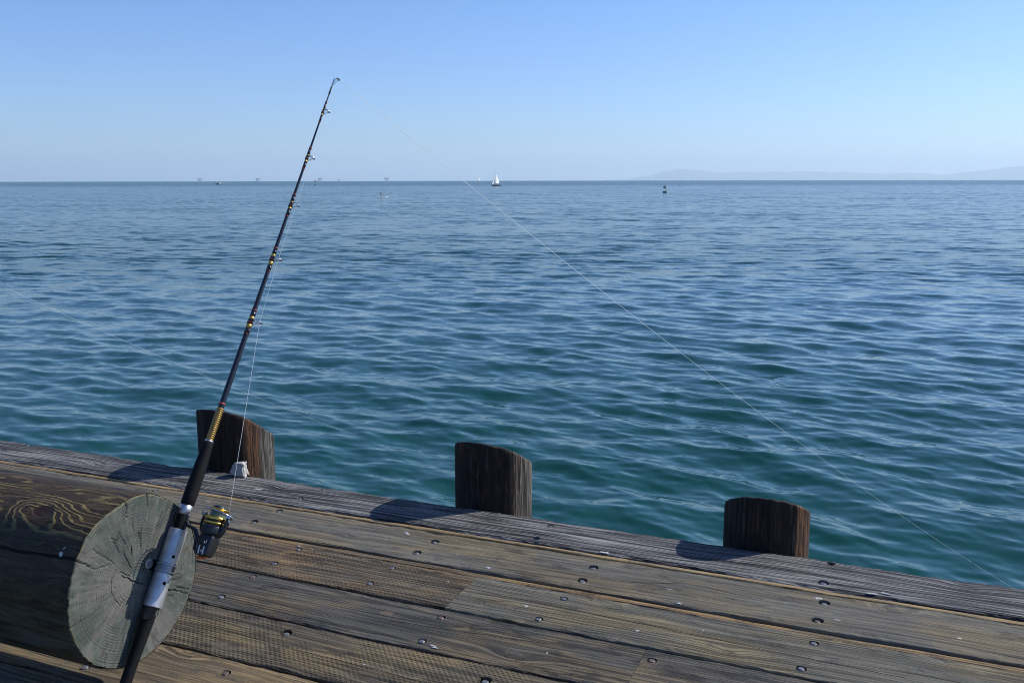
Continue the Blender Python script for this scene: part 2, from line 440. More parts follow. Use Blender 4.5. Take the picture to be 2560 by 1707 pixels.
steel = plain('galvanised_steel', (0.15, 0.155, 0.165), 0.55, 0.35, 0.35, 120.0, bump=0.0004)
rusty = plain('rusty_steel', (0.16, 0.12, 0.10), 0.6, 0.5, 0.4, 120.0)
dropping_mat = plain('bird_dropping', (0.45, 0.44, 0.41), 0.8, 0, 0.15, 90.0)

# bolts: x, y, kind  (h = deep ring hole round the head, s = head nearly flush, o = hole without a head)
BOLTS = [(-1.791, 3.422, 'h'), (-1.807, 3.287, 'h'), (-1.392, 3.618, 'o'), (-1.385, 3.775, 's'), (-1.069, 3.42, 'h'), (-1.072, 3.287, 'h'),
         (-1.443, 2.793, 's'), (-1.112, 2.913, 's'), (-1.084, 3.103, 's'), (-1.424, 2.614, 's'), (-0.666, 2.785, 's'), (-1.119, 2.462, 'h'),
         (-0.195, 3.620, 'h'), (-0.18, 3.823, 'o'), (-0.178, 3.44, 'h'), (-0.189, 3.284, 'h'), (-0.186, 3.102, 's'), (-0.209, 2.914, 's'),
         (-2.655, 3.482, 'h'), (-2.672, 3.318, 'h'), (-2.655, 3.654, 's'), (-2.628, 3.822, 's'), (-2.286, 3.120, 's'), (-2.292, 2.959, 's'),
         (-2.295, 2.825, 's'), (-1.82, 3.102, 's'), (-1.828, 2.942, 's'), (-2.289, 2.629, 's'), (-1.887, 2.484, 'h'), (-1.904, 2.188, 's'),
         (-3.411, 3.483, 's'), (-4.727, 3.682, 's'), (-4.703, 3.825, 's'), (-2.351, 2.045, 's'), (0.55, 3.42, 'h'), (0.56, 3.29, 'h'), (-0.2, 2.48, 's'), (-0.2, 2.2, 's'),
         (-1.2, 2.08, 's'), (-1.2, 2.19, 's'), (-2.31, 1.85, 's'), (-1.2, 1.83, 's')]

ROWS = [  # y0, y1, z, thickness, [(x0, x1, wood arguments)]
    ('edge_beam', 3.568, 3.858, 0.002, 0.29, [(-9.5, 3.2, dict(seed=1, gray=(0.155, 0.152, 0.150), tan=(0.20, 0.19, 0.175), dark=(0.022, 0.022, 0.025), tan_amt=.5, dark_amt=.25, freq=85, contrast=.92, coarse=.35, bump=.0022, light=(.6, (.34, .34, .33)), knots=[(0.313, 3.783, .035), (-1.70, 3.834, .022), (-2.819, 3.744, .028), (-4.0, 3.70, .03)]))]),
    ('plank', 3.215, 3.522, 0.0, 0.10, [(-8.3, 2.9, dict(seed=2, gray=(0.145, 0.135, 0.112), tan=(0.205, 0.170, 0.112), dark=DARK, tan_amt=.6, dark_amt=.35, freq=42, contrast=.42, coarse=.55, bump=.0010, knots=[(-0.94, 3.478, .020), (0.075, 3.471, .034), (-2.153, 3.323, .022), (-3.2, 3.35, .03)], cracks=[(-0.93, 3.33, -0.70, 3.40, .0025)]))]),
    ('plank', 2.865, 3.162, 0.001, 0.10, [(-7.4, -1.4675, dict(seed=3, gray=(0.145, 0.118, 0.083), tan=(0.215, 0.150, 0.088), dark=(0.040, 0.032, 0.026), tan_amt=.5, dark_amt=.5, freq=75, contrast=.65, incised=.40, bump=.0014)),
                                        (-1.463, 3.1, dict(seed=4, gray=(0.150, 0.140, 0.112), tan=(0.21, 0.175, 0.11), dark=DARK, tan_amt=.6, dark_amt=.4, freq=75, contrast=.5, coarse=.4, bump=.0014, knots=[(-0.887, 3.107, .03), (-0.45, 2.93, .02)], cracks=[(-1.46, 3.046, -0.9, 3.02, .0022), (-0.9, 3.02, 0.1, 2.975, .0022)]))]),
    ('plank', 2.565, 2.856, -0.001, 0.10, [(-6.9, -0.7005, dict(seed=5, gray=(0.100, 0.094, 0.082), tan=(0.165, 0.132, 0.085), dark=(0.03, .028, .028), tan_amt=.45, dark_amt=.5, freq=70, contrast=.6, bump=.0014, knots=[(-1.091, 2.632, .028), (-1.31, 2.778, .022)], cracks=[(-1.6, 2.70, -1.02, 2.755, .0022), (-2.4, 2.62, -1.5, 2.60, .0018)])),
                                         (-0.6990, 2.6, dict(seed=6, gray=(0.115, 0.106, 0.090), tan=(0.175, 0.140, 0.09), dark=(0.03, .028, .028), tan_amt=.5, dark_amt=.45, freq=75, contrast=.55, bump=.0014))]),
    ('plank', 2.272, 2.555, 0.001, 0.10, [(-6.2, 2.4, dict(seed=7, gray=(0.130, 0.108, 0.076), tan=(0.195, 0.152, 0.088), dark=(0.035, .030, .026), tan_amt=.55, dark_amt=.45, freq=55, contrast=.5, incised=.8, bump=.0016, cracks=[(-2.25, 2.42, -1.3, 2.38, .002)]))]),
    ('plank', 1.98, 2.262, 0.0, 0.10, [(-5.8, 2.8, dict(seed=8, gray=(0.165, 0.130, 0.085), tan=(0.235, 0.175, 0.10), dark=(0.045, .036, .028), tan_amt=.75, dark_amt=.3, freq=45, contrast=.45, bump=.0012, knots=[(-2.109, 2.229, .026), (-1.75, 2.05, .03)]))]),
    ('plank', 1.685, 1.970, 0.0, 0.10, [(-6.5, 3.0, dict(seed=9, gray=GRAY, tan=TAN, dark=DARK, tan_amt=.5, dark_amt=.4, freq=60, contrast=.55))]),
    ('plank', 1.390, 1.675, 0.0, 0.10, [(-6.0, 2.5, dict(seed=10, gray=GRAY, tan=TAN, dark=DARK, freq=70, contrast=.5, incised=.8))]),
    ('plank', 1.095, 1.380, 0.0, 0.10, [(-6.4, 2.9, dict(seed=11, gray=GRAY, tan=TAN, dark=DARK, freq=55, contrast=.55))]),
    ('plank', 0.800, 1.085, 0.0, 0.10, [(-6.1, 2.7, dict(seed=12, gray=GRAY, tan=TAN, dark=DARK, freq=65, contrast=.5))]),
]
planks = []
for ri, (nm, y0, y1, z, th, segs) in enumerate(ROWS):
    for (x0, x1, kw) in segs:
        hs = []
        for (bx, by, kd) in BOLTS:
            if x0 + .03 < bx < x1 - .03 and y0 + 0.005 < by < y1 - 0.005:
                by = min(max(by, y0 + .032), y1 - .032)
                hs.append((bx, by, {'h': .0235, 's': .0185, 'o': .018}[kd], {'h': .0145, 's': .0095, 'o': .05}[kd], kd))
        m = wood('plank_wood_%d' % len(planks), **kw)
        big = nm == 'edge_beam'
        o = plank_obj(nm, x0, x1, y0, y1, z, th, m, 20 + len(planks), .008 if big else .0034, .0035 if big else .0020, [h[:4] for h in hs])
        planks.append((o, x0, x1, y0, y1, z))
        rng = random.Random(77 + ri)
        for (bx, by, hr, hd, kd) in hs:
            if kd == 'o': continue
            bm = bmesh.new()
            rot = rng.uniform(0, 1); zb = z - hd; hh = 0.011
            tilt = Matrix.Rotation(rng.uniform(-.12, .12), 3, 'X') @ Matrix.Rotation(rng.uniform(-.12, .12), 3, 'Y')
            def ring(r, zz, off=0.0):
                return [bm.verts.new(tilt @ Vector((r * math.cos(rot + k * math.pi / 3), r * math.sin(rot + k * math.pi / 3), zz)) + Vector((bx, by, zb))) for k in range(6)]
            R_ = [ring(.0122, -.006), ring(.0122, hh - .002), ring(.0102, hh), ring(.004, hh + .0006)]
            for a, b in zip(R_, R_[1:]):
                for k in range(6): bm.faces.new((a[k], a[(k + 1) % 6], b[(k + 1) % 6], b[k]))
            bm.faces.new(R_[-1]); bm.faces.new(R_[0][::-1])
            mesh_obj('bolt', bm, steel if rng.random() < .8 else rusty, o)

# tan filler strips pressed into the wide joints
strip_m = wood('strip_wood', 31, (0.29, 0.22, 0.13), (0.44, 0.32, 0.17), (0.10, .07, .04), tan_amt=.9, dark_amt=.1, freq=160, contrast=.5, bump=.0008)
strip_m2 = wood('strip_wood_dark', 33, (0.20, 0.15, 0.095), (0.36, 0.24, 0.125), (0.06, .044, .028), tan_amt=.7, dark_amt=.35, freq=160, contrast=.6, bump=.0008)
for (y0, y1, z, m, sd) in ((3.5365, 3.5645, -.004, strip_m, 61), (3.1735, 3.2075, -.007, strip_m2, 62)):
    o = plank_obj('filler_strip', -9.0, 3.0, y0, y1, z, .05, m, sd, .003, .0022)
# joists below the boards
jm = wood('joist_wood', 40, (0.10, .085, .06), (0.14, .11, .07), (0.03, .025, .02))
for jx in (-5.6, -4.7, -3.4, -2.65, -2.28, -1.80, -1.43, -1.09, -0.68, -0.19, 0.55, 1.3, 2.1):
    bm = bmesh.new(); add_box(bm, (jx, 2.18, -0.101 - 0.15), (0.09, 2.75, 0.298)); mesh_obj('joist', bm, jm, pier)

def splat(x, y, sx, sy, seed, ang=0.0):
    for (o, x0, x1, y0, y1, z) in planks:
        if x0 < x < x1 and y0 < y < y1: break
    else: return
    rng = random.Random(seed); bm = bmesh.new()
    n = 18; pts = []
    ca, sa = math.cos(ang), math.sin(ang)
    prev = 1.0
    for ringr, hz in ((1.0, 0.0012), (0.7, 0.0026)):
        ringv = []
        for k in range(n):
            a = 2 * math.pi * k / n
            random_r = 0.7 + 0.3 * math.sin(a * 3 + seed) * math.cos(a * 2 + seed * 2) + 0.12 * math.sin(a * 5 + seed)
            px, py = sx * ringr * random_r * math.cos(a), sy * ringr * random_r * math.sin(a)
            ringv.append(bm.verts.new((x + px * ca - py * sa, min(max(y + px * sa + py * ca, y0 + .004), y1 - .004), z + hz)))
        pts.append(ringv)
    for k in range(n): bm.faces.new((pts[0][k], pts[0][(k + 1) % n], pts[1][(k + 1) % n], pts[1][k]))
    bm.faces.new(pts[1])
    mesh_obj('bird_dropping', bm, dropping_mat, o)
for i, (x, y, sx, sy) in enumerate([(-1.067, 3.575, .030, .018), (-1.461, 3.255, .016, .010), (-1.376, 2.599, .020, .006), (-1.36, 2.588, .024, .005), (-1.189, 2.99, .012, .010), (-0.762, 2.963, .012, .009),
        (-0.74, 3.334, .022, .004), (-0.675, 3.228, .016, .010), (-1.951, 3.461, .016, .010), (-0.204, 3.471, .022, .011), (-0.126, 3.311, .022, .006), (0.084, 3.283, .012, .010),
        (0.272, 3.329, .014, .010), (-0.023, 3.585, .032, .009), (0.028, 3.605, .034, .009), (-2.304, 3.148, .014, .006), (-2.937, 3.695, .05, .010), (-1.94, 3.45, .013, .008), (-0.31, 3.38, .007, .004),
        (-1.55, 3.07, .008, .005), (-1.0, 2.70, .006, .005), (-2.0, 3.36, .006, .004), (-1.52, 2.40, .008, .005), (-0.55, 3.05, .006, .005), (-3.05, 3.45, .02, .006)]):
    splat(x, y, sx, sy, i * 1.7 + 1, 0.15 * math.sin(i * 2.1))

# ------------------------------------------------------------------ pilings
def pile_mat(i, pale, orange):
    t = NT('piling_wood_%d' % i); o = t.obj(); x, y, z = t.sep(o)
    ang = t.m('ARCTAN2', y, x)
    wx = t.m('MULTIPLY', t.m('COSINE', ang), 1.0); wy = t.m('SINE', ang)
    wv = t.noise(t.vec(wx, wy, t.m('MULTIPLY', z, 3.0)), 2.0, 2)
    co = t.vec(t.m('ADD', t.m('MULTIPLY', wx, 10.0), i * 3.0), t.m('MULTIPLY_ADD', wv, 1.5, t.m('MULTIPLY', wy, 10.0)), t.m('MULTIPLY', z, 1.3))
    st = t.noise(co, 1.0, 5, 0.7); st2 = t.noise(t.vm('MULTIPLY', co, (3.4, 3.4, 2.5)), 1.0, 3, 0.6)
    pat = t.noise(t.vec(t.m('MULTIPLY', wx, 2.2), t.m('MULTIPLY', wy, 2.2), t.m('MULTIPLY_ADD', z, 2.2, i * 2.0)), 1.0, 3, 0.6)
    c = t.mix(t.ss(st, 0.35, 0.66), (0.006, 0.0045, 0.0035), (0.026, 0.019, 0.014))
    c = t.mix(t.m('MULTIPLY', t.ss(pat, 0.52, 0.64), t.ss(st2, 0.42, 0.60)), c, (0.075, 0.036, 0.018))
    c = t.mix(t.m('MULTIPLY', t.ss(pat, 0.50, 0.36), t.ss(st2, 0.48, 0.66)), c, (0.08, 0.07, 0.06))
    ang = t.m('ADD', ang, t.m('MULTIPLY_ADD', st, 0.9, t.m('MULTIPLY_ADD', st2, .5, -.70)))
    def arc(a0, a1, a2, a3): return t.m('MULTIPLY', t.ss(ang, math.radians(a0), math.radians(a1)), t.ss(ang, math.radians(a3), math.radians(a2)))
    c = t.mix(t.m('MULTIPLY', arc(*orange), t.ss(st2, 0.44, 0.62)), c, (0.19, 0.082, 0.035))  # orange wood streaks, their colour also warmed to imitate the sunlit right face
    c = t.mix(t.m('MULTIPLY', arc(*pale), t.ss(st2, 0.45, 0.62)), c, (0.17, 0.155, 0.135))  # sunlight painted in: paler albedo on the side the sun strikes
    cr = t.ss(st2, 0.36, 0.30)
    c = t.mix(cr, c, (0.006, 0.005, 0.004))
    gr = t.noise(o, 90.0, 3, .6)
    c = t.vm('SCALE', c, sc_=t.m('MULTIPLY_ADD', gr, 0.9, 0.55))
    h = t.m('ADD', t.m('MULTIPLY', st, 1.0), t.m('MULTIPLY', st2, 0.8)); h = t.m('MULTIPLY_ADD', gr, .2, h)
    return t.fin(c, 0.75, 0, t.bump(h, 0.004), 0.3)
def piling(i, px, py, r, zc, su, sw, label, pale, orange, drop=0.0):
    rng = np.random.default_rng(90 + i)
    nA, nZ = 128, 60
    th = np.linspace(0, 2 * math.pi, nA, endpoint=False)
    prof = np.zeros(nA)
    for k in range(2, 40):
        prof += rng.normal(0, 1) * np.cos(k * th + rng.uniform(0, 6.28)) * (0.0028 / k ** 0.35 if k > 12 else 0.0022)
    prof *= .18
    tnoise = np.zeros(nA)
    for k in range(3, 30): tnoise += rng.normal(0, 1) * np.cos(k * th + rng.uniform(0, 6.28)) * 0.00022
    rr = r + prof
    for k in range(7):
        a_ = rng.uniform(0, 6.28); w_ = rng.uniform(.03, .12); tnoise -= rng.uniform(.0005, .002) * np.exp(-((np.angle(np.exp(1j * (th - a_)))) / w_) ** 2)
    top = zc + su * np.cos(th) * r + sw * (-np.sin(th)) * r + tnoise - 0.008 * np.abs(np.cos(th)) ** 6
    top -= drop * np.maximum(0, np.cos(th - math.radians(40)) + .2) ** 2
    V = []
    zs = np.concatenate([np.linspace(-6.5, -0.6, 8), np.linspace(-0.5, 0, 10)])
    for z in zs: V.append(np.stack([rr * np.cos(th), rr * np.sin(th), np.full(nA, z)], -1))
    for f in np.linspace(0.1, 0.93, 14):
        V.append(np.stack([(rr) * np.cos(th), (rr) * np.sin(th), top * f], -1))
    for q, dz in ((0.998, -.006), (0.985, -0.001), (0.95, 0.0)):
        V.append(np.stack([rr * q * np.cos(th), rr * q * np.sin(th), top + dz], -1))
    for q in (0.8, 0.6, 0.4, 0.2, 0.02):
        zz = zc + (top - zc) * q + rng.normal(0, .0015, nA) * q
        V.append(np.stack([rr * q * np.cos(th), rr * q * np.sin(th), zz], -1))
    nr = len(V)
    V = np.concatenate(V)
    root = np_mesh('piling', V, grid_faces(nr, nA, True), pile_mat(i, pale, orange))
    root.location = (px, py, 0)
    tag(root, label, 'piling', 'wooden pilings along the pier edge')
    return root
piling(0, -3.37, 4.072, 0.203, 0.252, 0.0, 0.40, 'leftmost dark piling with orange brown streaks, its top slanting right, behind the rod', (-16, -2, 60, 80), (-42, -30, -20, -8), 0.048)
piling(1, -1.79, 4.060, 0.190, 0.232, -0.02, 0.47, 'middle nearly black piling with right edge coloured paler like a sunlit side, standing alone beside the pier edge', (-40, -22, 60, 80), (-34, -28, -24, -18), 0.014)
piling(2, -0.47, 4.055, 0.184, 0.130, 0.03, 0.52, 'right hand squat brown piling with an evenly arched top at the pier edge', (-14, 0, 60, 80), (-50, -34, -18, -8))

# pale lump between the first piling and the beam
bm = bmesh.new(); bmesh.ops.create_icosphere(bm, subdivisions=4, radius=1.0)
rng = np.random.default_rng(5); from mathutils import noise as mn
for v in bm.verts:
    p = v.co.copy(); q = Vector([math.copysign(abs(c) ** 0.38, c) for c in p])
    q *= .90 * (1 + 0.34 * mn.noise(p * 1.6 + Vector((5, 2, 7))) + 0.22 * mn.noise(p * 4))
    v.co = Vector((q.x * .042 * (1.1 - .22 * q.z), q.y * .026, q.z * (.037 + .006 * q.x)))
ch = mesh_obj('concrete_chunk', bm, plain('old_concrete', (0.42, 0.405, 0.37), .9, 0, .45, 40., bump=.006), None, True)
ch.location = (-3.165, 3.836, 0.038); ch.rotation_euler = (0, .06, .1)
tag(ch, 'rough whitish lump of concrete wedged on the beam edge against the leftmost piling', 'rubble')

# ------------------------------------------------------------------ the log
LX, LY, LZ, LR = -2.07, 2.014, 0.359, 0.26
def log_side_mat():
    t = NT('creosoted_log_side'); o = t.obj(); x, y, z = t.sep(o)
    ang = t.m('ARCTAN2', z, y)                     # 0 = towards the sea, pi/2 = top
    s = t.m('MULTIPLY', ang, LR)
    sk, xk = math.radians(118.3) * LR, -2.284 - LX
    def blob(xc, scn, rx, rs):
        a = t.m('DIVIDE', t.m('SUBTRACT', x, xc), rx); b = t.m('DIVIDE', t.m('SUBTRACT', s, scn), rs)
        return t.m('ADD', t.m('MULTIPLY', a, a), t.m('MULTIPLY', b, b))
    d2 = blob(xk, sk, 0.052, 0.030); e = t.m('POWER', 2.718, t.m('MULTIPLY', d2, -0.30))
    d3 = blob(xk - .075, sk - .005, 0.03, 0.03); e3 = t.m('POWER', 2.718, t.m('MULTIPLY', d3, -0.6))
    wrp = t.noise(t.vec(t.m('MULTIPLY', x, 2.0), t.m('MULTIPLY', s, 11.0), 3.0), 1.0, 2, .5)
    wrp2 = t.noise(t.vec(t.m('MULTIPLY', x, 10.0), t.m('MULTIPLY', s, 34.0), 8.0), 1.0, 3, .6)
    fld = t.m('MULTIPLY_ADD', s, 26.0, t.m('MULTIPLY', wrp, 6.0))
    fld = t.m('ADD', fld, t.m('MULTIPLY', wrp2, 1.1))
    fld = t.m('ADD', fld, t.m('ADD', t.m('MULTIPLY', e, 3.4), t.m('MULTIPLY', e3, 1.2)))
    band = t.m('SINE', t.m('MULTIPLY', fld, 7.5))
    thin = t.ss(t.m('ADD', band, t.m('MULTIPLY_ADD', wrp2, 1.6, -.8)), 0.05, 1.05)
    reg = t.ss(t.noise(t.vec(t.m('MULTIPLY', x, 5.0), t.m('MULTIPLY', s, 11.0), 12.0), 1.0, 3), 0.36, 0.58)
    up = t.m('MULTIPLY', t.ss(ang, math.radians(150), math.radians(120)), t.ss(ang, math.radians(80), math.radians(96)))
    up = t.m('MULTIPLY_ADD', up, 0.85, 0.15)
    near = t.ss(d2, 14.0, 3.0)
    f = t.m('MULTIPLY', thin, t.m('MULTIPLY', up, t.m('MAXIMUM', reg, near)))
    fine = t.noise(t.vec(t.m('MULTIPLY', x, 5.0), t.m('MULTIPLY_ADD', wrp2, 8.0, t.m('MULTIPLY', s, 130.0)), 1.0), 1.0, 5, .7)
    c = t.mix(t.ss(fine, .35, .65), (0.013, 0.009, 0.0045), (0.075, 0.050, 0.024))
    c = t.mix(t.m('MULTIPLY', f, t.m('MULTIPLY_ADD', fine, .9, .25)), c, (0.26, 0.195, 0.070))
    kn = t.ss(d2, 0.62, 0.40); c = t.mix(kn, c, (0.030, 0.015, 0.009))
    # greenish weathered belt low on the side
    low = t.m('MULTIPLY', t.ss(ang, 0.0, -0.05), t.ss(t.noise(t.vec(t.m('MULTIPLY', x, 4.0), t.m('MULTIPLY', s, 30.0), 5.0), 1.0, 3), .38, .62))
    c = t.mix(t.m('MULTIPLY', low, .55), c, (0.10, 0.115, 0.095))
    # splits
    sp = t.ss(t.noise(t.vec(t.m('MULTIPLY', x, 1.6), t.m('MULTIPLY', s, 42.0), 7.0), 1.0, 2, .5), 0.70, 0.73)
    c = t.mix(sp, c, (0.004, 0.003, 0.003))
    crk = t.m('ABSOLUTE', t.m('SUBTRACT', t.m('ADD', s, t.m('MULTIPLY', wrp2, .008)), t.m('MULTIPLY_ADD', x, -0.03, math.radians(146.0) * LR)))
    ck = t.ss(crk, .0045, .0015); c = t.mix(ck, c, (0.002, 0.002, 0.002))
    # dried white drips
    dr = t.m('MULTIPLY', t.ss(t.m('ABSOLUTE', t.m('ADD', t.m('MULTIPLY_ADD', s, .10, x), t.m('MULTIPLY', wrp2, .02))), 0.0, 1.0), 0.0)
    h = t.m('MULTIPLY_ADD', fine, .5, t.m('MULTIPLY', f, .6)); h = t.m('MULTIPLY_ADD', sp, -2.5, h); h = t.m('MULTIPLY_ADD', ck, -5.0, h)
    h = t.m('MULTIPLY_ADD', kn, -1.0, h)
    return t.fin(c, t.m('MULTIPLY_ADD', fine, .3, .46), 0, t.bump(h, .0035), .22)
def log_end_mat():
    t = NT('weathered_log_end'); o = t.obj(); x, y, z = t.sep(o)
    ring = t.attr('ring'); crack = t.attr('crack'); rad = t.attr('rad')
    pat = t.noise(o, 9.0, 4, .65); pat2 = t.noise(o, 22.0, 4, .65)
    grain = t.noise(t.vec(0.0, t.m('MULTIPLY', y, 260.0), t.m('MULTIPLY', z, 260.0)), 1.0, 2, .6)
    c = t.mix(t.ss(pat, .40, .60), (0.070, 0.084, 0.072), (0.118, 0.124, 0.106))
    c = t.mix(t.m('MULTIPLY', t.ss(pat2, .47, .64), .5), c, (0.100, 0.084, 0.064))
    edge = t.m('MULTIPLY', t.ss(rad, .62, .95), t.ss(t.noise(o, 12.0, 3), .35, .6))
    c = t.mix(t.m('MULTIPLY', edge, .7), c, (0.058, 0.080, 0.062))
    core = t.ss(rad, .16, .05); c = t.mix(t.m('MULTIPLY', core, .5), c, (0.17, 0.20, 0.19))
    th_ = t.m('ARCTAN2', z, y)
    fib = t.noise(t.vec(t.m('MULTIPLY', t.m('COSINE', th_), 16.0), t.m('MULTIPLY', t.m('SINE', th_), 16.0), t.m('MULTIPLY', rad, 5.0)), 1.0, 4, .7)
    big = t.noise(o, 5.5, 3, .6)
    c = t.mix(t.m('MULTIPLY', t.ss(big, .44, .60), .6), c, (0.165, 0.150, 0.132))
    c = t.mix(t.m('MULTIPLY', t.ss(fib, .50, .68), .65), c, (0.045, 0.052, 0.044))
    c = t.mix(t.m('MULTIPLY', t.ss(fib, .46, .34), .45), c, (0.175, 0.185, 0.165))
    c = t.mix(t.m('MULTIPLY', ring, .88), c, (0.026, 0.028, 0.023))
    rim = t.m('MULTIPLY', t.ss(rad, .965, .99), t.ss(pat2, .35, .6)); c = t.mix(t.m('MULTIPLY', rim, .8), c, (0.17, 0.15, 0.075))
    c = t.vm('SCALE', c, sc_=t.m('MULTIPLY_ADD', grain, .9, .55))
    c = t.mix(t.m('MULTIPLY', crack, .9), c, (0.014, 0.013, 0.011))
    h = t.m('MULTIPLY_ADD', ring, -.8, t.m('MULTIPLY', grain, .5))
    return t.fin(c, .85, 0, t.bump(h, .0012), .25)
def seg_dist(Y, Z, poly):
    d = np.full(Y.shape, 9.0); tpos = np.zeros(Y.shape); tot = 0.0
    for (a, b) in zip(poly, poly[1:]):
        ax, ay = a; bx, by = b; L = math.hypot(bx - ax, by - ay)
        tt = np.clip(((Y - ax) * (bx - ax) + (Z - ay) * (by - ay)) / L ** 2, 0, 1)
        dd = np.hypot(Y - ax - tt * (bx - ax), Z - ay - tt * (by - ay))
        tpos = np.where(dd < d, tot + tt * L, tpos); d = np.minimum(d, dd); tot += L
    return d, tpos / tot
CR = {'A': [(0.0693, 0.2649), (0.0667, 0.2415), (0.0652, 0.2104)], 'B': [(-0.0228, 0.2633), (-0.0186, 0.2334), (-0.0191, 0.2079)],
      'C': [(0.0012, 0.2035), (0.0013, 0.1697), (0.0043, 0.153)], 'D': [(-0.2247, 0.1524), (-0.1957, 0.1347), (-0.1658, 0.1134)],
      'D2': [(-0.1665, 0.1062), (-0.1349, 0.0945), (-0.102, 0.0879)], 'E': [(-0.0601, 0.035), (-0.0359, 0.0182), (-0.0179, 0.0018), (0.0329, -0.0275)],
      'F': [(-0.0797, 0.061), (-0.0941, 0.0413), (-0.0975, 0.0068), (-0.0908, -0.0219), (-0.0769, -0.041)],
      'G': [(-0.2664, -0.0369), (-0.2357, -0.035), (-0.2126, -0.0333)], 'H': [(-0.2572, 0.0532), (-0.2219, 0.0452)],
      'I': [(-0.1366, -0.1717), (-0.147, -0.2128)], 'J': [(0.119, -0.0831), (0.168, -0.1096), (0.2221, -0.1426)], 'K': [(0.1481, -0.0843), (0.2238, -0.1232)],
      'M1': [(-0.0864, 0.1656), (-0.0631, 0.1479), (-0.0555, 0.1747), (-0.0334, 0.1264)], 'M2': [(-0.0754, 0.1504), (-0.0605, 0.11)],
      'N': [(-0.0139, 0.1129), (-0.0146, 0.0845)], 'O': [(0.0227, 0.1516), (0.0231, 0.12)], 'P': [(0.0542, -0.2087), (0.072, -0.245)]}
CW = {'A': .0030, 'D': .0032, 'E': .0020, 'J': .0022, 'F': .0012, 'M1': .0013, 'M2': .0013, 'B': .0022, 'G': .0018, 'C': .0014}
def build_log():
    root = empty('timber_log', (LX, LY, LZ))
    tag(root, 'thick dark round timber log with grey green sawn end lying on the pier at left', 'log')
    rng = np.random.default_rng(11)
    nA = 240; th = np.linspace(0, 2 * math.pi, nA, endpoint=False)
    rt = np.full(nA, LR)
    for k in range(2, 9): rt += rng.normal(0, 1) * np.cos(k * th + rng.uniform(0, 6.28)) * 0.0014
    # side
    xs = np.concatenate([np.linspace(-6.0, -1.0, 30)[:-1], np.linspace(-1.0, 0, 60)])
    V = []
    for i, xx in enumerate(xs):
        rr = rt * (1 + 0.004 * math.sin(xx * 2.1)) * (0.9935 if i == len(xs) - 1 else 1.0)
        dent = 0.0
        if xx > -1.2:
            dk = ((xx + 0.214) / .045) ** 2 + ((th - math.radians(118.3)) * LR / .028) ** 2
            dent = -0.006 * np.exp(-dk) + 0.005 * np.exp(-dk * .25)
            cg = np.abs(th - math.radians(146.0) + 0.115 * xx) * LR
            dent = dent - 0.006 * np.exp(-(cg / .003) ** 2)
        rr = rr + dent
        V.append(np.stack([np.full(nA, xx), rr * np.cos(th), rr * np.sin(th)], -1))
    V.append(np.stack([np.full(nA, -6.0), 0 * th, 0 * th], -1))
    # order: far-end cap first
    V = [V[-1]] + V[:-1]
    np_mesh('log_side', np.concatenate(V), grid_faces(len(V), nA, True)[:, ::-1], log_side_mat(), root)
    # end grain face, a fine grid with real rings and splits
    nr, na = 200, 420
    q = np.linspace(0.002, 1.0, nr); ta = np.linspace(0, 2 * math.pi, na, endpoint=False)
    rto = np.interp(ta, np.append(th, 2 * math.pi), np.append(rt, rt[0])) * 0.9935
    jag = np.interp(ta, np.linspace(0, 2 * math.pi, 160), -np.abs(rng.normal(0, .0020, 160)))
    Q, T = np.meshgrid(q, ta, indexing='ij')
    RR = Q * rto[None, :] + np.clip((Q - .97) / .03, 0, 1) * jag[None, :]
    Y = RR * np.cos(T); Z = RR * np.sin(T)
    wob = np.zeros_like(T)
    for k in range(1, 7): wob += rng.normal(0, 1) * np.cos(k * T + rng.uniform(0, 6.28)) * 0.012 / k
    rp = np.hypot(Y + .011, Z - .004) * (1 + wob) * 1.0
    spac = 0.0062 + 0.0015 * np.sin(rp * 40)
    rw = np.cumsum(np.append([0], rng.uniform(.0050, .0110, 60))); phs = np.interp(rp, rw, np.arange(61))
    ring = np.clip(np.sin(phs * 2 * math.pi) * 1.3 - 0.35, 0, 1)
    blotch = np.zeros_like(Y)
    for k in range(26):
        fx, fy = rng.normal(0, 45, 2); blotch += np.sin(Y * fx + Z * fy + rng.uniform(0, 6.28))
    ring *= np.clip(.62 + .13 * blotch, .1, 1.1)
    ring *= np.clip((rp - .01) / .02, 0, 1) * (0.55 + 0.45 * np.interp((T % 6.28), np.linspace(0, 6.29, 40), rng.uniform(0.2, 1.2, 40)))
    ring = np.clip(ring, 0, 1)
    crack = np.zeros_like(Y)
    wz = 0.0022 * np.sin(Y * 60 + Z * 45) + 0.0009 * np.sin(Y * 160 - Z * 130)
    for kname, pl in CR.items():
        w_ = CW.get(kname, .0018); straight = kname.startswith('M')
        d, tp = seg_dist(Y + (0 if straight else wz), Z + (0 if straight else wz), pl)
        ww = w_ * (1.0 if straight else (0.35 + 0.65 * np.clip(1.6 * (1 - tp) if kname in 'ABDGHI' else 2.4 * np.minimum(tp, 1 - tp) + .25, 0, 1)))
        crack = np.maximum(crack, (1.0 if kname in ('A', 'D', 'B', 'E', 'J', 'K') else .6) * np.clip(1.3 - d / ww, 0, 1))
    for k in range(34):      # hairline radial checks
        a0 = rng.uniform(0, 6.28); ra, rb = sorted(rng.uniform(.03, .25, 2))
        if rb - ra > .09: rb = ra + .09
        pl = [(ra * math.cos(a0), ra * math.sin(a0)), (rb * math.cos(a0 + .02), rb * math.sin(a0 + .02))]
        d, tp = seg_dist(Y + wz * .6, Z + wz * .6, pl); crack = np.maximum(crack, 0.45 * np.clip(1.5 - d / .0012, 0, 1))
    rough_ = rng.normal(0, .0004, Y.shape)
    Xd = -0.006 * crack - 0.0012 * ring + rough_ * .5 + 0.0015 * np.sin(Y * 17 + 1) * np.cos(Z * 13)
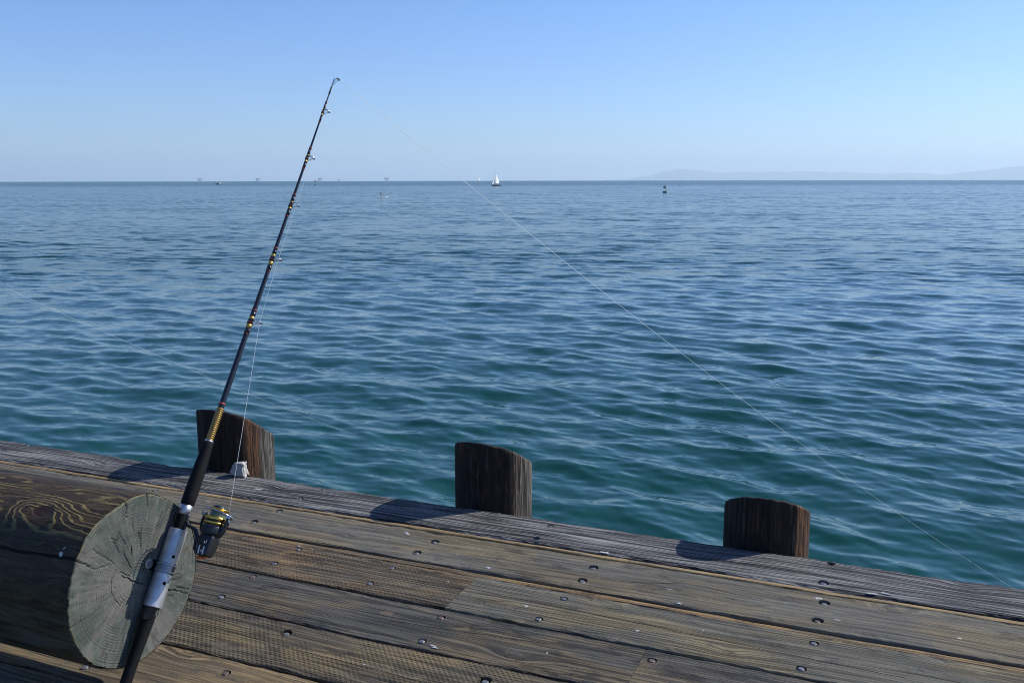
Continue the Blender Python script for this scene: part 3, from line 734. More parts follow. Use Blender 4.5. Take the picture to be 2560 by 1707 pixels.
    Xd = np.where(Q > .985, Xd - 0.003 * (Q - .985) / .015, Xd) + 0.002
    V = np.stack([Xd, Y, Z], -1).reshape(-1, 3)
    np_mesh('log_end', V, grid_faces(nr, na, True), log_end_mat(), root, attrs={'ring': ring.ravel(), 'crack': crack.ravel(), 'rad': Q.ravel()})
    # small dried paint drips running down the side
    def surf(x, deg, off=0.0008):
        a = math.radians(deg); r = LR + off + .001; return Vector((x - LX, r * math.cos(a), r * math.sin(a)))
    for (x, d0, d1, wd) in ((-2.113, 124.2, 126.5, .006), (-2.118, 127.5, 130.5, .003), (-2.122, 132, 137, .0035), (-2.124, 138.5, 140.5, .003), (-2.127, 142.2, 145.0, .007)):
        bm = bmesh.new(); n = 7; L = []
        for k in range(n):
            f = k / (n - 1); ww = wd * (0.4 + 0.6 * math.sin(math.pi * (0.15 + 0.8 * f))); xx = x + .0015 * math.sin(f * 5 + d0)
            L.append([bm.verts.new(surf(xx - ww, d0 + (d1 - d0) * f)), bm.verts.new(surf(xx, d0 + (d1 - d0) * f, .0022)), bm.verts.new(surf(xx + ww, d0 + (d1 - d0) * f))])
        for a, b in zip(L, L[1:]):
            for k in range(2): bm.faces.new((a[k], a[k + 1], b[k + 1], b[k]))
        mesh_obj('white_drip', bm, dropping_mat, root, True)
    return root
build_log()
for bx in (-3.75, -5.4):
    bm = bmesh.new()
    add_box(bm, (0, 0, 0.054), (0.30, 0.40, 0.108)); bmesh.ops.bevel(bm, geom=bm.edges[:], offset=.006, segments=2, affect='EDGES')
    b = mesh_obj('support_block', bm, jm, None, loc=(bx, LY, 0.0))
    tag(b, 'short timber block under the log, %s of two' % ('nearer the sawn end' if bx > -4 else 'farther from the sawn end'), 'block', 'timber blocks carrying the log')

# ------------------------------------------------------------------ rod
A = Vector((0, 0.55262, 0.83343)); G_ = Vector((1, 0, 0)); T_ = A.cross(G_)
M0 = Vector((-2.04, 2.41855, 0.84377))
def rp(s, g=0.0, t=0.0): return M0 + A * s + G_ * g + T_ * t
black_gloss = plain('black_lacquer', (0.012, 0.013, 0.018), 0.22, 0, .2, 60., .6)
foam = plain('black_foam', (0.006, 0.006, 0.0065), 0.75, 0, .3, 160., .18, bump=.0006)
black_plastic = plain('black_plastic', (0.015, 0.016, 0.019), 0.38, 0, .2, 60., .5)
gold = plain('gold_anodised', (0.78, 0.52, 0.10), 0.24, 1.0, .1, 40.)
gold_thread = plain('gold_thread', (0.55, 0.36, 0.08), 0.45, .6, .15, 200.)
red_thread = plain('red_thread', (0.30, 0.04, 0.02), 0.4, 0, .2, 200.)
chrome = plain('chrome', (0.62, 0.63, 0.65), 0.16, 1.0, .08, 40.)
satin = plain('satin_aluminium', (0.50, 0.51, 0.53), 0.42, 1.0, .08, 40.)
white_paint = plain('white_paint', (0.72, 0.72, 0.70), 0.45, 0, .08, 60.)
orange_m = plain('orange_plastic', (0.62, 0.15, 0.03), 0.4, 0, .1, 60.)
copper_m = plain('copper_trim', (0.70, 0.38, 0.12), 0.25, 1.0, .1, 60.)

rod = empty('fishing_rod', tuple(rp(-0.914)))
tag(rod, 'long black fishing rod with gold bands and spinning reel leaning out over the sea', 'fishing rod')
# parts are built in world coordinates, so undo the root's translation
def part(o, root):
    o.parent = root; o.matrix_parent_inverse = Matrix.Translation(-Vector(root.location)); return o
def rtube(name, s0, s1, r0_, r1_, mat, n=10, seg=20, root=None, extra=None):
    pts = [rp(s0 + (s1 - s0) * k / (n - 1)) for k in range(n)]; rs = [r0_ + (r1_ - r0_) * k / (n - 1) for k in range(n)]
    o = tube_obj(name, pts, rs, mat, None, seg); return part(o, rod if root is None else root)
def blank_r(s):      # taper of the blank
    return float(np.interp(s, [-.15, -.03, .272, .516, .738, .94, 1.148, 1.303], [.0105, .0102, .0084, .0068, .0055, .0043, .0030, .0016]))
ss_ = np.linspace(-0.2, 1.303, 40)
o = tube_obj('rod_blank', [rp(s) for s in ss_], [blank_r(s) for s in ss_], black_gloss, None, 20); part(o, rod)
# rear handle with slightly belled end and butt slot
pts = [(-.935, .0145), (-.93, .0165), (-.90, .0170), (-.84, .0172), (-.80, .0185), (-.74, .0205), (-.70, .0215), (-.66, .0200), (-.44, .0190), (-.40, .0190), (-.385, .0165)]
part(tube_obj('rear_handle', [rp(a) for a, b in pts], [b for a, b in pts], foam, None, 24), rod)
pts = [(-.372, .0190), (-.368, .0215), (-.34, .0222), (-.27, .0215), (-.215, .0190), (-.18, .0170), (-.166, .0168), (-.160, .0150)]
part(tube_obj('fore_grip', [rp(a) for a, b in pts], [b for a, b in pts], foam, None, 28), rod)
rtube('reel_seat', -.47, -.40, .0172, .0172, black_plastic, 3)
pts = [(-.403, .0170), (-.402, .0192), (-.372, .0192), (-.371, .0170)]
part(tube_obj('seat_ring', [rp(a) for a, b in pts], [b for a, b in pts], satin, None, 28), rod)
# diamond wrap of gold thread above the grip: 17 separate turns in one winding
bm = bmesh.new()
for k in range(17):
    s = -.153 + k * 0.0066; add_tube(bm, [rp(s), rp(s + .0012), rp(s + .0028), rp(s + .004)], [.0104, .0124, .0124, .0104], 18)
part(mesh_obj('gold_winding', bm, gold_thread, None, True), rod)
part(tube_obj('winding_check', [rp(-.161), rp(-.158), rp(-.154)], [.013, .0142, .0120], satin, None, 20), rod)
rtube('thread_band', -.031, -.025, blank_r(-.03) + .0012, blank_r(-.03) + .0012, red_thread, 2)
GU = [(0.272, .030, .0165), (0.516, .026, .0135), (0.738, .024, .0120), (0.94, .022, .0105), (1.148, .020, .0095)]
for (s, off, rr) in GU:
    b = blank_r(s)
    gl = .014 if s < .6 else .008
    rtube('thread_band', s - .008 - gl, s - .008, b + .0012, b + .0012, gold_thread, 3)
    rtube('thread_band', s + .010, s + .010 + gl * .8, b + .0012, b + .0010, gold_thread, 3)
    rtube('thread_band', s - .006, s + .008, b + .0016, b + .0016, black_gloss, 2)
    rtube('thread_band', s - .003, s + .001, b + .0024, b + .0024, red_thread, 2)
    rtube('thread_wrap', s - .042, s - .008 - gl, b + .0010, b + .0012, black_gloss, 2)
    rtube('thread_wrap', s + .010 + gl * .8, s + .040, b + .0012, b + .0008, black_gloss, 2)
    for q in (-.047, .043): rtube('thread_band', s + q, s + q + .004, b + .0012, b + .0012, red_thread, 2)
    cs = s + .004
    g = part(tube_obj('line_guide', [rp(cs, off + rr * math.cos(a), rr * math.sin(a)) + A * (-.004 * math.cos(a)) for a in np.linspace(0, 2 * math.pi, 28, endpoint=False)], .0022 if rr > .012 else .0018, chrome, None, 8, closed=True), rod)
    bm = bmesh.new()
    add_tube(bm, [rp(s - .022, b), rp(s - .010, b + .004), rp(cs - .002, off + rr - .001)], .0013, 7)
    for q in (-1, 1):
        add_tube(bm, [rp(s + .022, b), rp(s + .012, b + .003, q * .002), rp(cs, off - rr * .3, q * rr * .9)], .0013, 7)
    fr = mesh_obj('guide_foot', bm, chrome, None, True); fr.parent = g
# tip top
g = part(tube_obj('tip_guide', [rp(1.300, .0185 + .0062 * math.cos(a), .0062 * math.sin(a)) + A * (-.002 * math.cos(a)) for a in np.linspace(0, 2 * math.pi, 20, endpoint=False)], .0018, black_gloss, None, 8, closed=True), rod)
bm = bmesh.new(); add_tube(bm, [rp(1.262), rp(1.303)], [.0030, .0024], 12)
for q in (-1, 1): add_tube(bm, [rp(1.275, .001, q * .002), rp(1.299, .0135, q * .005)], .0011, 7)
part(mesh_obj('tip_sleeve', bm, chrome, None, True), rod)
rtube('thread_wrap', 1.232, 1.262, .0034, .0032, black_gloss, 3)

# ---- reel: local frame, axis nearly parallel to the rod but leaning away at the bottom
RO = rp(-0.423)
ax_b = RO + G_ * 0.1255 + A * (-.0935); ax_t = RO + G_ * 0.1265 + A * .062
RA = (ax_t - ax_b).normalized(); RG = (G_ - RA * G_.dot(RA)).normalized(); RT = RA.cross(RG)
def q_(s, g=0.0, t=0.0): return ax_b + RA * s + RG * g + RT * t
def rlathe(name, prof, mat, seg=40):
    return tube_obj(name, [q_(a) for a, b in prof], [b for a, b in prof], mat, None, seg)
reel = part(empty('reel'), rod) if False else None
# body (gear case): rounded box
bm = bmesh.new()
R3 = Matrix((RG, RT, RA)).transposed()
secs = [(0.000, .018, .015), (0.004, .022, .019), (0.020, .0245, .022), (0.040, .0265, .024), (0.056, .0275, .023), (0.066, .025, .021)]
rings = []
for (s, gx, tx) in secs:
    rings.append([bm.verts.new(q_(s, gx * math.copysign(abs(math.cos(a)) ** .35, math.cos(a)), tx * math.copysign(abs(math.sin(a)) ** .35, math.sin(a)))) for a in np.linspace(0, 2 * math.pi, 32, endpoint=False)])
for a, b in zip(rings, rings[1:]):
    for k in range(32): bm.faces.new((a[k], a[(k + 1) % 32], b[(k + 1) % 32], b[k]))
bm.faces.new(rings[0][::-1]); bm.faces.new(rings[-1])
reel = mesh_obj('reel', bm, black_plastic, None); part(reel, rod)
def rpart(o): o.parent = reel; return o
# stem and foot
stem_pts = [RO + G_ * .0165 + A * .004, RO + G_ * .030 + A * -.010, RO + G_ * .048 + A * -.014, RO + G_ * .064 + A * -.020, RO + G_ * .076 + A * -.036, RO + G_ * .092 + A * -.052, RO + G_ * .108 + A * -.056]
rpart(tube_obj('reel_stem', stem_pts, [.0055, .0055, .006, .0068, .0078, .0100, .0120], black_plastic, None, 14))
rpart(tube_obj('reel_stem_brace', [RO + G_ * .070 + A * -.028, RO + G_ * .078 + A * -.052, RO + G_ * .082 + A * -.074, RO + G_ * .098 + A * -.084], [.004, .0048, .0052, .008], black_plastic, None, 12))
bm = bmesh.new(); add_tube(bm, [RO + G_ * .0178 + A * .030, RO + G_ * .0185 + A * .018, RO + G_ * .0185 + A * -.018, RO + G_ * .0178 + A * -.030], [.003, .0055, .0055, .003], 12)
rpart(mesh_obj('reel_foot', bm, black_plastic, None, True))
# rotor
rpart(rlathe('rotor', [(.060, .016), (.064, .028), (.068, .0330), (.074, .0350), (.088, .0350), (.096, .0335), (.098, .028)], black_plastic, 48))
# side arms of the rotor
def arm(name, sg):
    bm = bmesh.new(); prof = [(.070, .035, .011), (.085, .0420, .0115), (.100, .0455, .0105), (.112, .0465, .0095), (.122, .0460, .0080), (.130, .044, .0055)]
    rg = []
    for (s, g, w_) in prof:
        rg.append([bm.verts.new(q_(s, sg * (g - .0035), -w_)), bm.verts.new(q_(s, sg * (g + .0035), -w_ * .7)), bm.verts.new(q_(s, sg * (g + .0035), w_ * .7)), bm.verts.new(q_(s, sg * (g - .0035), w_))])
    for a, b in zip(rg, rg[1:]):
        for k in range(4): bm.faces.new((a[k], a[(k + 1) % 4], b[(k + 1) % 4], b[k]))
    bm.faces.new(rg[0][::-1]); bm.faces.new(rg[-1])
    bmesh.ops.bevel(bm, geom=bm.edges[:], offset=.0012, segments=2, affect='EDGES')
    rpart(mesh_obj(name, bm, black_plastic, None))
arm('rotor_arm', -1); arm('rotor_arm', 1)
# spool
sp = rlathe('spool', [(.098, .026), (.099, .0330), (.104, .0342), (.106, .0330)], gold, 56); rpart(sp)
rpart(rlathe('spool_skirt', [(.1062, .0325), (.112, .0325)], black_gloss, 56))
rpart(rlathe('spool_band', [(.1122, .0330), (.113, .0342), (.1205, .0342), (.1225, .0315), (.1235, .024)], gold, 56))
rpart(rlathe('wound_line', [(.1215, .0228), (.126, .0238), (.134, .0236), (.141, .0222)], plain('nylon_line', (0.10, 0.13, 0.10), .25, 0, .3, 400., .7), 40))
rpart(rlathe('spool_lip', [(.1405, .021), (.1415, .0265), (.1445, .0330), (.1465, .0340), (.1485, .0320), (.1495, .0210)], gold, 56))
rpart(rlathe('drag_knob', [(.1485, .0215), (.1525, .0210), (.157, .0180), (.160, .0120), (.1605, .002)], black_plastic, 32))
# bail wire, roller
bail = []
for k in range(29):
    a = math.pi * k / 28
    bail.append(q_(.128 + .012 * math.sin(a), -.0475 * math.cos(a) + (.012 if k > 18 else 0) * ((k - 18) / 10), -.049 * math.sin(a)))
bail_end = q_(.118, .0560, .010)
bail += [q_(.124, .0610, .004), q_(.119, .0600, .009), bail_end, q_(.122, .0480, .006)]
rpart(tube_obj('bail_wire', bail, .0016, chrome, None, 10))
rpart(tube_obj('line_roller', [q_(.130, .0450, -.006), q_(.130, .0455, .003), q_(.130, .0460, .012)], [.0068, .0052, .0068], chrome, None, 16))
rpart(tube_obj('bail_pivot', [q_(.128, -.0420, 0), q_(.128, -.0560, 0)], [.0075, .0060], satin, None, 16))
rpart(tube_obj('bail_pivot', [q_(.116, .0460, 0), q_(.116, .0540, 0)], [.0060, .0050], satin, None, 16))
# side plate stripes, crank knob and screw: on the face turned to the camera (-RT side)
FT = -0.0243
def stripe(s0, s1, g0, g1, w_):
    bm = bmesh.new(); n = 8; ring = []
    for k in range(n + 1):
        f = k / n; s = s0 + (s1 - s0) * f; g = g0 + (g1 - g0) * f
        tt = -float(np.interp(s, [0, .004, .02, .04, .056, .066], [.015, .019, .022, .024, .021, .017])) - .0008
        ring.append([bm.verts.new(q_(s, g - w_, tt)), bm.verts.new(q_(s, g + w_, tt)), bm.verts.new(q_(s, g + w_, tt + .0014)), bm.verts.new(q_(s, g - w_, tt + .0014))])
    for a, b in zip(ring, ring[1:]):
        for k in range(4): bm.faces.new((a[k], a[(k + 1) % 4], b[(k + 1) % 4], b[k]))
    bm.faces.new(ring[0][::-1]); bm.faces.new(ring[-1])
    rpart(mesh_obj('side_stripe', bm, white_paint, None))
stripe(.004, .030, -.0090, -.0085, .0024); stripe(.004, .030, .0075, .0085, .0024)
stripe(.047, .054, -.0085, -.0080, .0024); stripe(.038, .053, .0110, .0115, .0018)
rpart(tube_obj('crank_cap', [q_(.036, .0045, FT + .002), q_(.036, .0045, FT - .0075), q_(.036, .0045, FT - .0095)], [.0085, .0080, .0055], black_plastic, None, 24))
rpart(tube_obj('side_screw', [q_(.0135, .0010, -.0205), q_(.0135, .0010, -.0228)], [.0042, .0038], satin, None, 18))
# crank arm and orange trim behind
rpart(tube_obj('crank_arm', [q_(.036, 0, .022), q_(.036, 0, .030), q_(.030, -.014, .034), q_(.022, -.030, .036)], [.0055, .0050, .0045, .0042], satin, None, 12))
rpart(tube_obj('crank_knob', [q_(.022, -.030, .034), q_(.022, -.030, .040), q_(.022, -.030, .054), q_(.022, -.030, .058)], [.005, .0095, .0110, .0070], black_plastic, None, 20))
bm = bmesh.new(); add_tube(bm, [q_(-.0065, -.022, -.004), q_(-.0060, -.010, -.006), q_(-.0045, .006, -.006), q_(-.001, .016, -.004)], [.0035, .0055, .0045, .0020], 12)
rpart(mesh_obj('anti_reverse_switch', bm, orange_m, None, True))

# ---- the line: reel roller - guides - tip - far out to the water
def nylon_mat():
    t = NT('clear_nylon'); t.fin((0.88, 0.90, 0.90), .25, 0, None, .8)
    tr = t.n('ShaderNodeBsdfTranslucent'); tr.inputs[0].default_value = (0.95, 0.97, 0.97, 1)
    mx = t.n('ShaderNodeMixShader'); mx.inputs[0].default_value = .5
    t.nt.links.new(t.p.outputs[0], mx.inputs[1]); t.nt.links.new(tr.outputs[0], mx.inputs[2]); t.nt.links.new(mx.outputs[0], t.out.inputs[0])
    return t.mat
nyl = nylon_mat()
path = [q_(.130, .0455, -.004)] + [rp(s + .004, off, 0) for (s, off, rr) in GU] + [rp(1.300, .0185)]
path[1] = rp(GU[0][0] + .004, GU[0][1] + .008)
lp = []
for a, b in zip(path, path[1:]):
    n = 8
    for k in range(n): lp.append(a.lerp(b, k / n))
lp.append(path[-1])
W_ = Vector((2.248, 12.10, SEA)); tp_ = path[-1]
n = 90
for k in range(1, n + 1):
    f = k / n; p = tp_.lerp(W_, f); p.z -= 0.22 * 4 * f * (1 - f) * .8
    lp.append(p)
rad_ = [.00050] * (len(lp) - n) + [.0010 - .0004 * min(1, 2.5 * k / n) for k in range(1, n + 1)]
o = tube_obj('line', lp, rad_, nyl, None, 6); part(o, rod)

# second thin line entering from the left (rod outside the picture)
b = Vector((-10.13, 15.98, SEA)); a = Vector((-6.924, 5.245, 0.92)); a = a + (a - b) * 0.35
lp = []
for k in range(70):
    f = k / 69; p = a.lerp(b, f); p.z -= .12 * 4 * f * (1 - f); lp.append(p)
o = tube_obj('fishing_line', lp, [.0005 + .0006 * k / 69 for k in range(70)], nyl, None, 6)
tag(o, 'faint thin fishing line slanting from the left edge down into the water', 'fishing line')

# ------------------------------------------------------------------ aluminium rod holder on the log end
hold = empty('rod_holder', tuple(rp(-.70)))
tag(hold, 'scuffed aluminium tube rod holder strapped to the sawn end of the log', 'rod holder')
def alu_mat():
    t = NT('scuffed_aluminium'); o = t.obj()
    n = t.noise(o, 26., 5, .65); n2 = t.noise(o, 140., 3, .6); sc_ = t.noise(t.vm('MULTIPLY', o, (30., 30., 90.)), 1.0, 3, .7)
    c = t.mix(t.ss(n, .40, .62), (0.42, 0.43, 0.45), (0.54, 0.55, 0.565))
    c = t.mix(t.m('MULTIPLY', t.ss(n2, .60, .70), .6), c, (0.80, 0.80, 0.80))
    c = t.mix(t.m('MULTIPLY', t.ss(t.noise(o, 34., 4, .7), .64, .72), .75), c, (0.22, 0.13, 0.07))
    return t.fin(c, t.m('MULTIPLY_ADD', sc_, .3, .32), .75, t.bump(n2, .0006), .5)
alu = alu_mat()
def hollow(name, s0, s1, ro, ri, mat, root, holes=(), seg=56, ecc=0.0):
    bm = bmesh.new(); rg = []
    for (s, r) in ((s0, ri), (s0, ro - .0008), (s0 + .001, ro), (s1 - .001, ro), (s1, ro - .0008), (s1, ri)):
        rg.append([bm.verts.new(rp(s, r * math.cos(a), r * math.sin(a))) for a in np.linspace(0, 2 * math.pi, seg, endpoint=False)])
    rg.append(rg[0])
    for a, b in zip(rg, rg[1:]):
        for k in range(seg): bm.faces.new((a[k], a[(k + 1) % seg], b[(k + 1) % seg], b[k]))
    o = mesh_obj(name, bm, mat, None)
    if holes:
        cb = bmesh.new()
        for (s, a) in holes:
            dv = G_ * math.cos(a) + T_ * math.sin(a); add_tube(cb, [rp(s) + dv * ro * .5, rp(s) + dv * ro * 1.5], .0056, 18)
        co = mesh_obj('cut', cb, None); md = o.modifiers.new('b', 'BOOLEAN'); md.operation = 'DIFFERENCE'; md.object = co; md.solver = 'EXACT'
        me = bpy.data.meshes.new_from_object(o.evaluated_get(bpy.context.evaluated_depsgraph_get()))
        o.modifiers.clear(); o.data = me; bpy.data.objects.remove(co)
    for p in o.data.polygons: p.use_smooth = len(p.vertices) == 4 and False
    part(o, root); return o
RTU = 0.0285
tube = hollow('tube', -.690, -.450, RTU, .0245, alu, hold, holes=[(-.535, math.radians(-24)), (-.617, math.radians(-24))])
for p in tube.data.polygons: p.use_smooth = False
# liner with pointed tab poking out below
bm = bmesh.new(); seg = 36; ra = []
for i, s in enumerate((-.684, -.712)):
    ra.append([])
    for k in range(seg):
        a = 2 * math.pi * k / seg; sh = s
        if i == 1: sh = s - .018 * max(0, math.cos(a - math.radians(-80))) ** .8
        ra[-1].append(bm.verts.new(rp(sh, .0238 * math.cos(a), .0238 * math.sin(a))))
for k in range(seg): bm.faces.new((ra[0][k], ra[0][(k + 1) % seg], ra[1][(k + 1) % seg], ra[1][k]))
bmesh.ops.solidify(bm, geom=bm.faces[:], thickness=.0015)
part(mesh_obj('liner', bm, plain('dull_grey_metal', (0.20, 0.22, 0.25), .35, .7, .3, 40.), None, True), hold)
# strap with lug, screwed to the log end
bm = bmesh.new(); n = 30; SS = -.572; HWs = .0165
prof = []
for k in range(n + 1):
    a = math.radians(148) - math.radians(210) * k / n if False else math.radians(180 + 18) + math.radians(250) * k / n
    prof.append((0.0300 * math.cos(a), 0.0300 * math.sin(a)))
def strap_section(pts, hw):
    out = []
    for (g, t_) in pts: out.append((rp(SS - hw, g, t_), rp(SS + hw, g, t_)))
    return out
# band goes round the free side of the tube; lugs lie flat on the log face (g = -0.030)
arcp = [(0.0305 * math.cos(a), 0.0305 * math.sin(a)) for a in np.linspace(math.radians(-150), math.radians(150), 34)]
lug = [(-.0262, t_) for t_ in (-.052, -.046, -.038, -.030, -.022)]
full = [(g, t_) for g, t_ in lug] + arcp
edges = strap_section(full, HWs)
va = [[bm.verts.new(p) for p in e] for e in edges]
for a_, b_ in zip(va, va[1:]): bm.faces.new((a_[0], b_[0], b_[1], a_[1]))
bmesh.ops.solidify(bm, geom=bm.faces[:], thickness=.0022)
part(mesh_obj('strap', bm, satin, None), hold)
bm = bmesh.new()
add_tube(bm, [rp(SS, -.0266, -.048), rp(SS, -.0236, -.048)], .0162, 26); part(mesh_obj('strap_lug', bm, satin, None), hold)
bm = bmesh.new()
for s in (SS - .0105, SS + .0105): add_tube(bm, [rp(s, .0318 * math.cos(a), .0318 * math.sin(a)) for a in np.linspace(math.radians(-140), math.radians(140), 30)], .0020, 8)
part(mesh_obj('strap_rib', bm, satin, None, True), hold)
bm = bmesh.new(); add_tube(bm, [rp(SS, -.0245, -.047), rp(SS, -.0200, -.047), rp(SS, -.0180, -.047)], [.0068, .0066, .004], 6)
part(mesh_obj('screw', bm, steel, None), hold)

# ------------------------------------------------------------------ things out on the sea
def sea_at(x, dist, dz=0.0):
    p = fdir(x) * dist; return Vector((p.x, p.y, sea_z(dist) + dz))
VR = lambda x: math.atan2(fdir(x).y, fdir(x).x) - math.pi / 2     # turn so local X runs across the view
white_g = plain('white_gelcoat', (0.72, 0.72, 0.72), .3, 0, .05, 3.)
navy = plain('dark_hull', (0.02, 0.03, 0.05), .35, 0, .1, 3.)
def sail_mat():
    t = NT('sail_cloth'); t.fin((0.85, 0.85, 0.82), .8, 0, None, .1)
    tr = t.n('ShaderNodeBsdfTranslucent'); tr.inputs[0].default_value = (0.9, 0.9, 0.86, 1)
    mx = t.n('ShaderNodeMixShader'); mx.inputs[0].default_value = .68
    t.nt.links.new(t.p.outputs[0], mx.inputs[1]); t.nt.links.new(tr.outputs[0], mx.inputs[2]); t.nt.links.new(mx.outputs[0], t.out.inputs[0])
    return t.mat
sail_m = sail_mat()
green_m = plain('buoy_green', (0.010, 0.070, 0.040), .45, 0, .25, 4.)
red_m = plain('buoy_red', (0.28, 0.06, 0.05), .5, 0, .25, 3.)
pale_m = plain('buoy_pale', (0.62, 0.50, 0.50), .6, 0, .2, 3.)
skin_m = plain('skin', (0.45, 0.27, 0.19), .6, 0, .08, 20.)
suit_m = plain('dark_clothing', (0.012, 0.016, 0.030), .8, 0, .1, 20.)
hair_m = plain('dark_hair', (0.03, 0.018, 0.012), .7, 0, .1, 40.)

def hull(name, L, B, D, mat, root, sheer=.25, z0=-.25, stern=.75):
    bm = bmesh.new(); n = 16; rg = []
    for i in range(n + 1):
        f = i / n; x = -L / 2 + L * f
        w_ = B / 2 * (math.sin(math.pi * min(1, (f * .5 + .0)) ) ** .6 if f < .999 else math.sin(math.pi / 2)) * (1 if f < .6 else 1 - (1 - stern) * (f - .6) / .4)
        if i == 0: w_ = .03
        zt = D + sheer * (1 - f) ** 2; rk = -.12 * L * (1 - f) ** 3
        rg.append([bm.verts.new((x + rk * .0, 0, z0 * (0.3 + .7 * math.sin(math.pi * max(.05, min(.95, f)))))), bm.verts.new((x, w_ * .8, z0 * .2)), bm.verts.new((x + rk * .6, w_, zt)), bm.verts.new((x + rk * .6, 0, zt + .04)), bm.verts.new((x + rk * .6, -w_, zt)), bm.verts.new((x, -w_ * .8, z0 * .2))])
    for a, b in zip(rg, rg[1:]):
        for k in range(6): bm.faces.new((a[k], a[(k + 1) % 6], b[(k + 1) % 6], b[k]))
    bm.faces.new(rg[0][::-1]); bm.faces.new(rg[-1])
    return mesh_obj(name, bm, mat, root, False)

# near sailboat, bow to the left
r = empty('sailboat', sea_at(1241, 775), VR(1241)); r.location = sea_at(1241, 775)
tag(r, 'white sloop with mainsail and jib up, sailing left near the middle of the horizon', 'sailboat')
h = hull('hull', 7.0, 2.3, .75, navy, r, .25)
bm = bmesh.new(); add_box(bm, (.5, 0, 1.02), (5.4, 1.75, .35)); bmesh.ops.bevel(bm, geom=bm.edges[:], offset=.1, segments=2, affect='EDGES'); mesh_obj('cabin', bm, white_g, r)
tube_obj('mast', [(-.6, 0, .9), (-.62, 0, 11.9)], [.09, .05], plain('mast_metal', (.18, .20, .24), .4, .6), r, 8)
tube_obj('boom', [(-.55, 0, 2.1), (2.45, -2.15, 1.9)], .10, navy, r, 8)
def sail(name, pts, belly, root, thick=.04):
    bm = bmesh.new(); n = 10; rg = []
    a, b, c_ = [Vector(p) for p in pts]       # a = tack, b = clew, c = head
    for i in range(n + 1):
        f = i / n; p0 = a.lerp(c_, f); p1 = b.lerp(c_, f); row = []
        p1 = p1 + (p1 - p0) * .35 * math.sin(math.pi * f)
        for j in range(n + 1):
            g = j / n; p = p0.lerp(p1, g); p.y += belly * math.sin(math.pi * g) * (1 - f * .6); row.append(bm.verts.new(p))
        rg.append(row)
    for i in range(n):
        for j in range(n): bm.faces.new((rg[i][j], rg[i][j + 1], rg[i + 1][j + 1], rg[i + 1][j]))
    bmesh.ops.remove_doubles(bm, verts=bm.verts, dist=.001)
    return mesh_obj(name, bm, sail_m, root, True)
sail('mainsail', [(-.5, 0, 2.15), (2.4, -2.1, 1.95), (-.55, 0, 10.6)], .35, r)
sail('jib', [(-3.4, 0, 1.2), (-1.8, -1.2, 1.4), (-.75, 0, 8.5)], .2, r)
tube_obj('forestay', [(-3.45, 0, 1.1), (-.62, 0, 11.6)], .03, steel, r, 5)
tube_obj('backstay', [(3.4, 0, 1.0), (-.60, 0, 11.8)], .025, steel, r, 5)
dg_ = empty('dinghy', sea_at(1253.5, 777), VR(1253))
tag(dg_, 'small white dinghy towed just behind the sloop', 'dinghy')
hull('hull', 1.9, 1.1, .45, white_g, dg_, .15, -.1, .9)
bm = bmesh.new(); add_box(bm, (.2, 0, .40), (.3, 1.0, .06)); mesh_obj('thwart', bm, navy, dg_)

# far sail
r = empty('sailboat', sea_at(1197, 4300), VR(1197)); tag(r, 'tiny far off sailboat showing only a slim white sail on the horizon', 'sailboat')
hull('hull', 9, 3, 1.2, white_g, r, .4); tube_obj('mast', [(0, 0, 1), (0, 0, 21.5)], .12, steel, r, 6)
sail('mainsail', [(.2, 0, 2.0), (7.5, -5.0, 2.0), (-.2, 0, 21.0)], .8, r, .1)
sail('jib', [(-2.8, 0, 1.6), (-.2, -2.0, 2.0), (-.3, 0, 14.5)], .3, r, .1)

# motor boat
r = empty('motorboat', sea_at(547, 1150), VR(547) + .6); tag(r, 'small dark hulled motorboat with white wheelhouse far out on the left', 'motorboat')
r.rotation_euler.z += math.pi * 0
hull('hull', 7.8, 2.6, .85, navy, r, .5, -.3, .85)
bm = bmesh.new(); add_box(bm, (1.5, 0, 1.65), (2.0, 1.9, 1.6)); add_box(bm, (1.4, 0, 2.5), (2.5, 2.1, .12)); mesh_obj('wheelhouse', bm, white_g, r)
tube_obj('mast', [(1.2, 0, 2.5), (1.2, 0, 3.8)], .05, steel, r, 6)
bm = bmesh.new(); add_box(bm, (.55, 0, 1.45), (.12, 1.6, .9)); mesh_obj('windscreen', bm, navy, r)

# green buoy
r = empty('buoy', sea_at(1663.5, 372), VR(1663)); tag(r, 'green navigation buoy with stacked square panels on the right, lit from the right', 'buoy')
r.rotation_euler.x = math.radians(1); r.rotation_euler.y = math.radians(-3)
tube_obj('float', [(0, 0, -.35), (0, 0, .25), (0, 0, .55), (0, 0, .62)], [.70, .86, .88, .75], green_m, r, 24)
bm = bmesh.new()
for k in range(4):
    a = math.pi / 4 + k * math.pi / 2; add_tube(bm, [(.45 * math.cos(a), .45 * math.sin(a), .6), (.26 * math.cos(a), .26 * math.sin(a), 2.75)], .035, 6)
mesh_obj('tower', bm, green_m, r)
for z0 in (1.72, 2.28):
    bm = bmesh.new()
    for k in range(2):
        add_box(bm, (0, 0, z0 + .2), (.98, .05, .42), Matrix.Rotation(math.radians(30) + k * math.pi / 2, 3, 'Z'))
    mesh_obj('radar_panel', bm, green_m, r)
tube_obj('lantern', [(0, 0, 2.75), (0, 0, 2.95), (0, 0, 3.0)], [.10, .11, .05], plain('lamp_glass', (.3, .5, .45), .1), r, 10)
bm = bmesh.new(); add_box(bm, (.62, 0, .80), (.40, .30, .22), Matrix.Rotation(-.35, 3, 'Y')); mesh_obj('battery_box', bm, green_m, r)

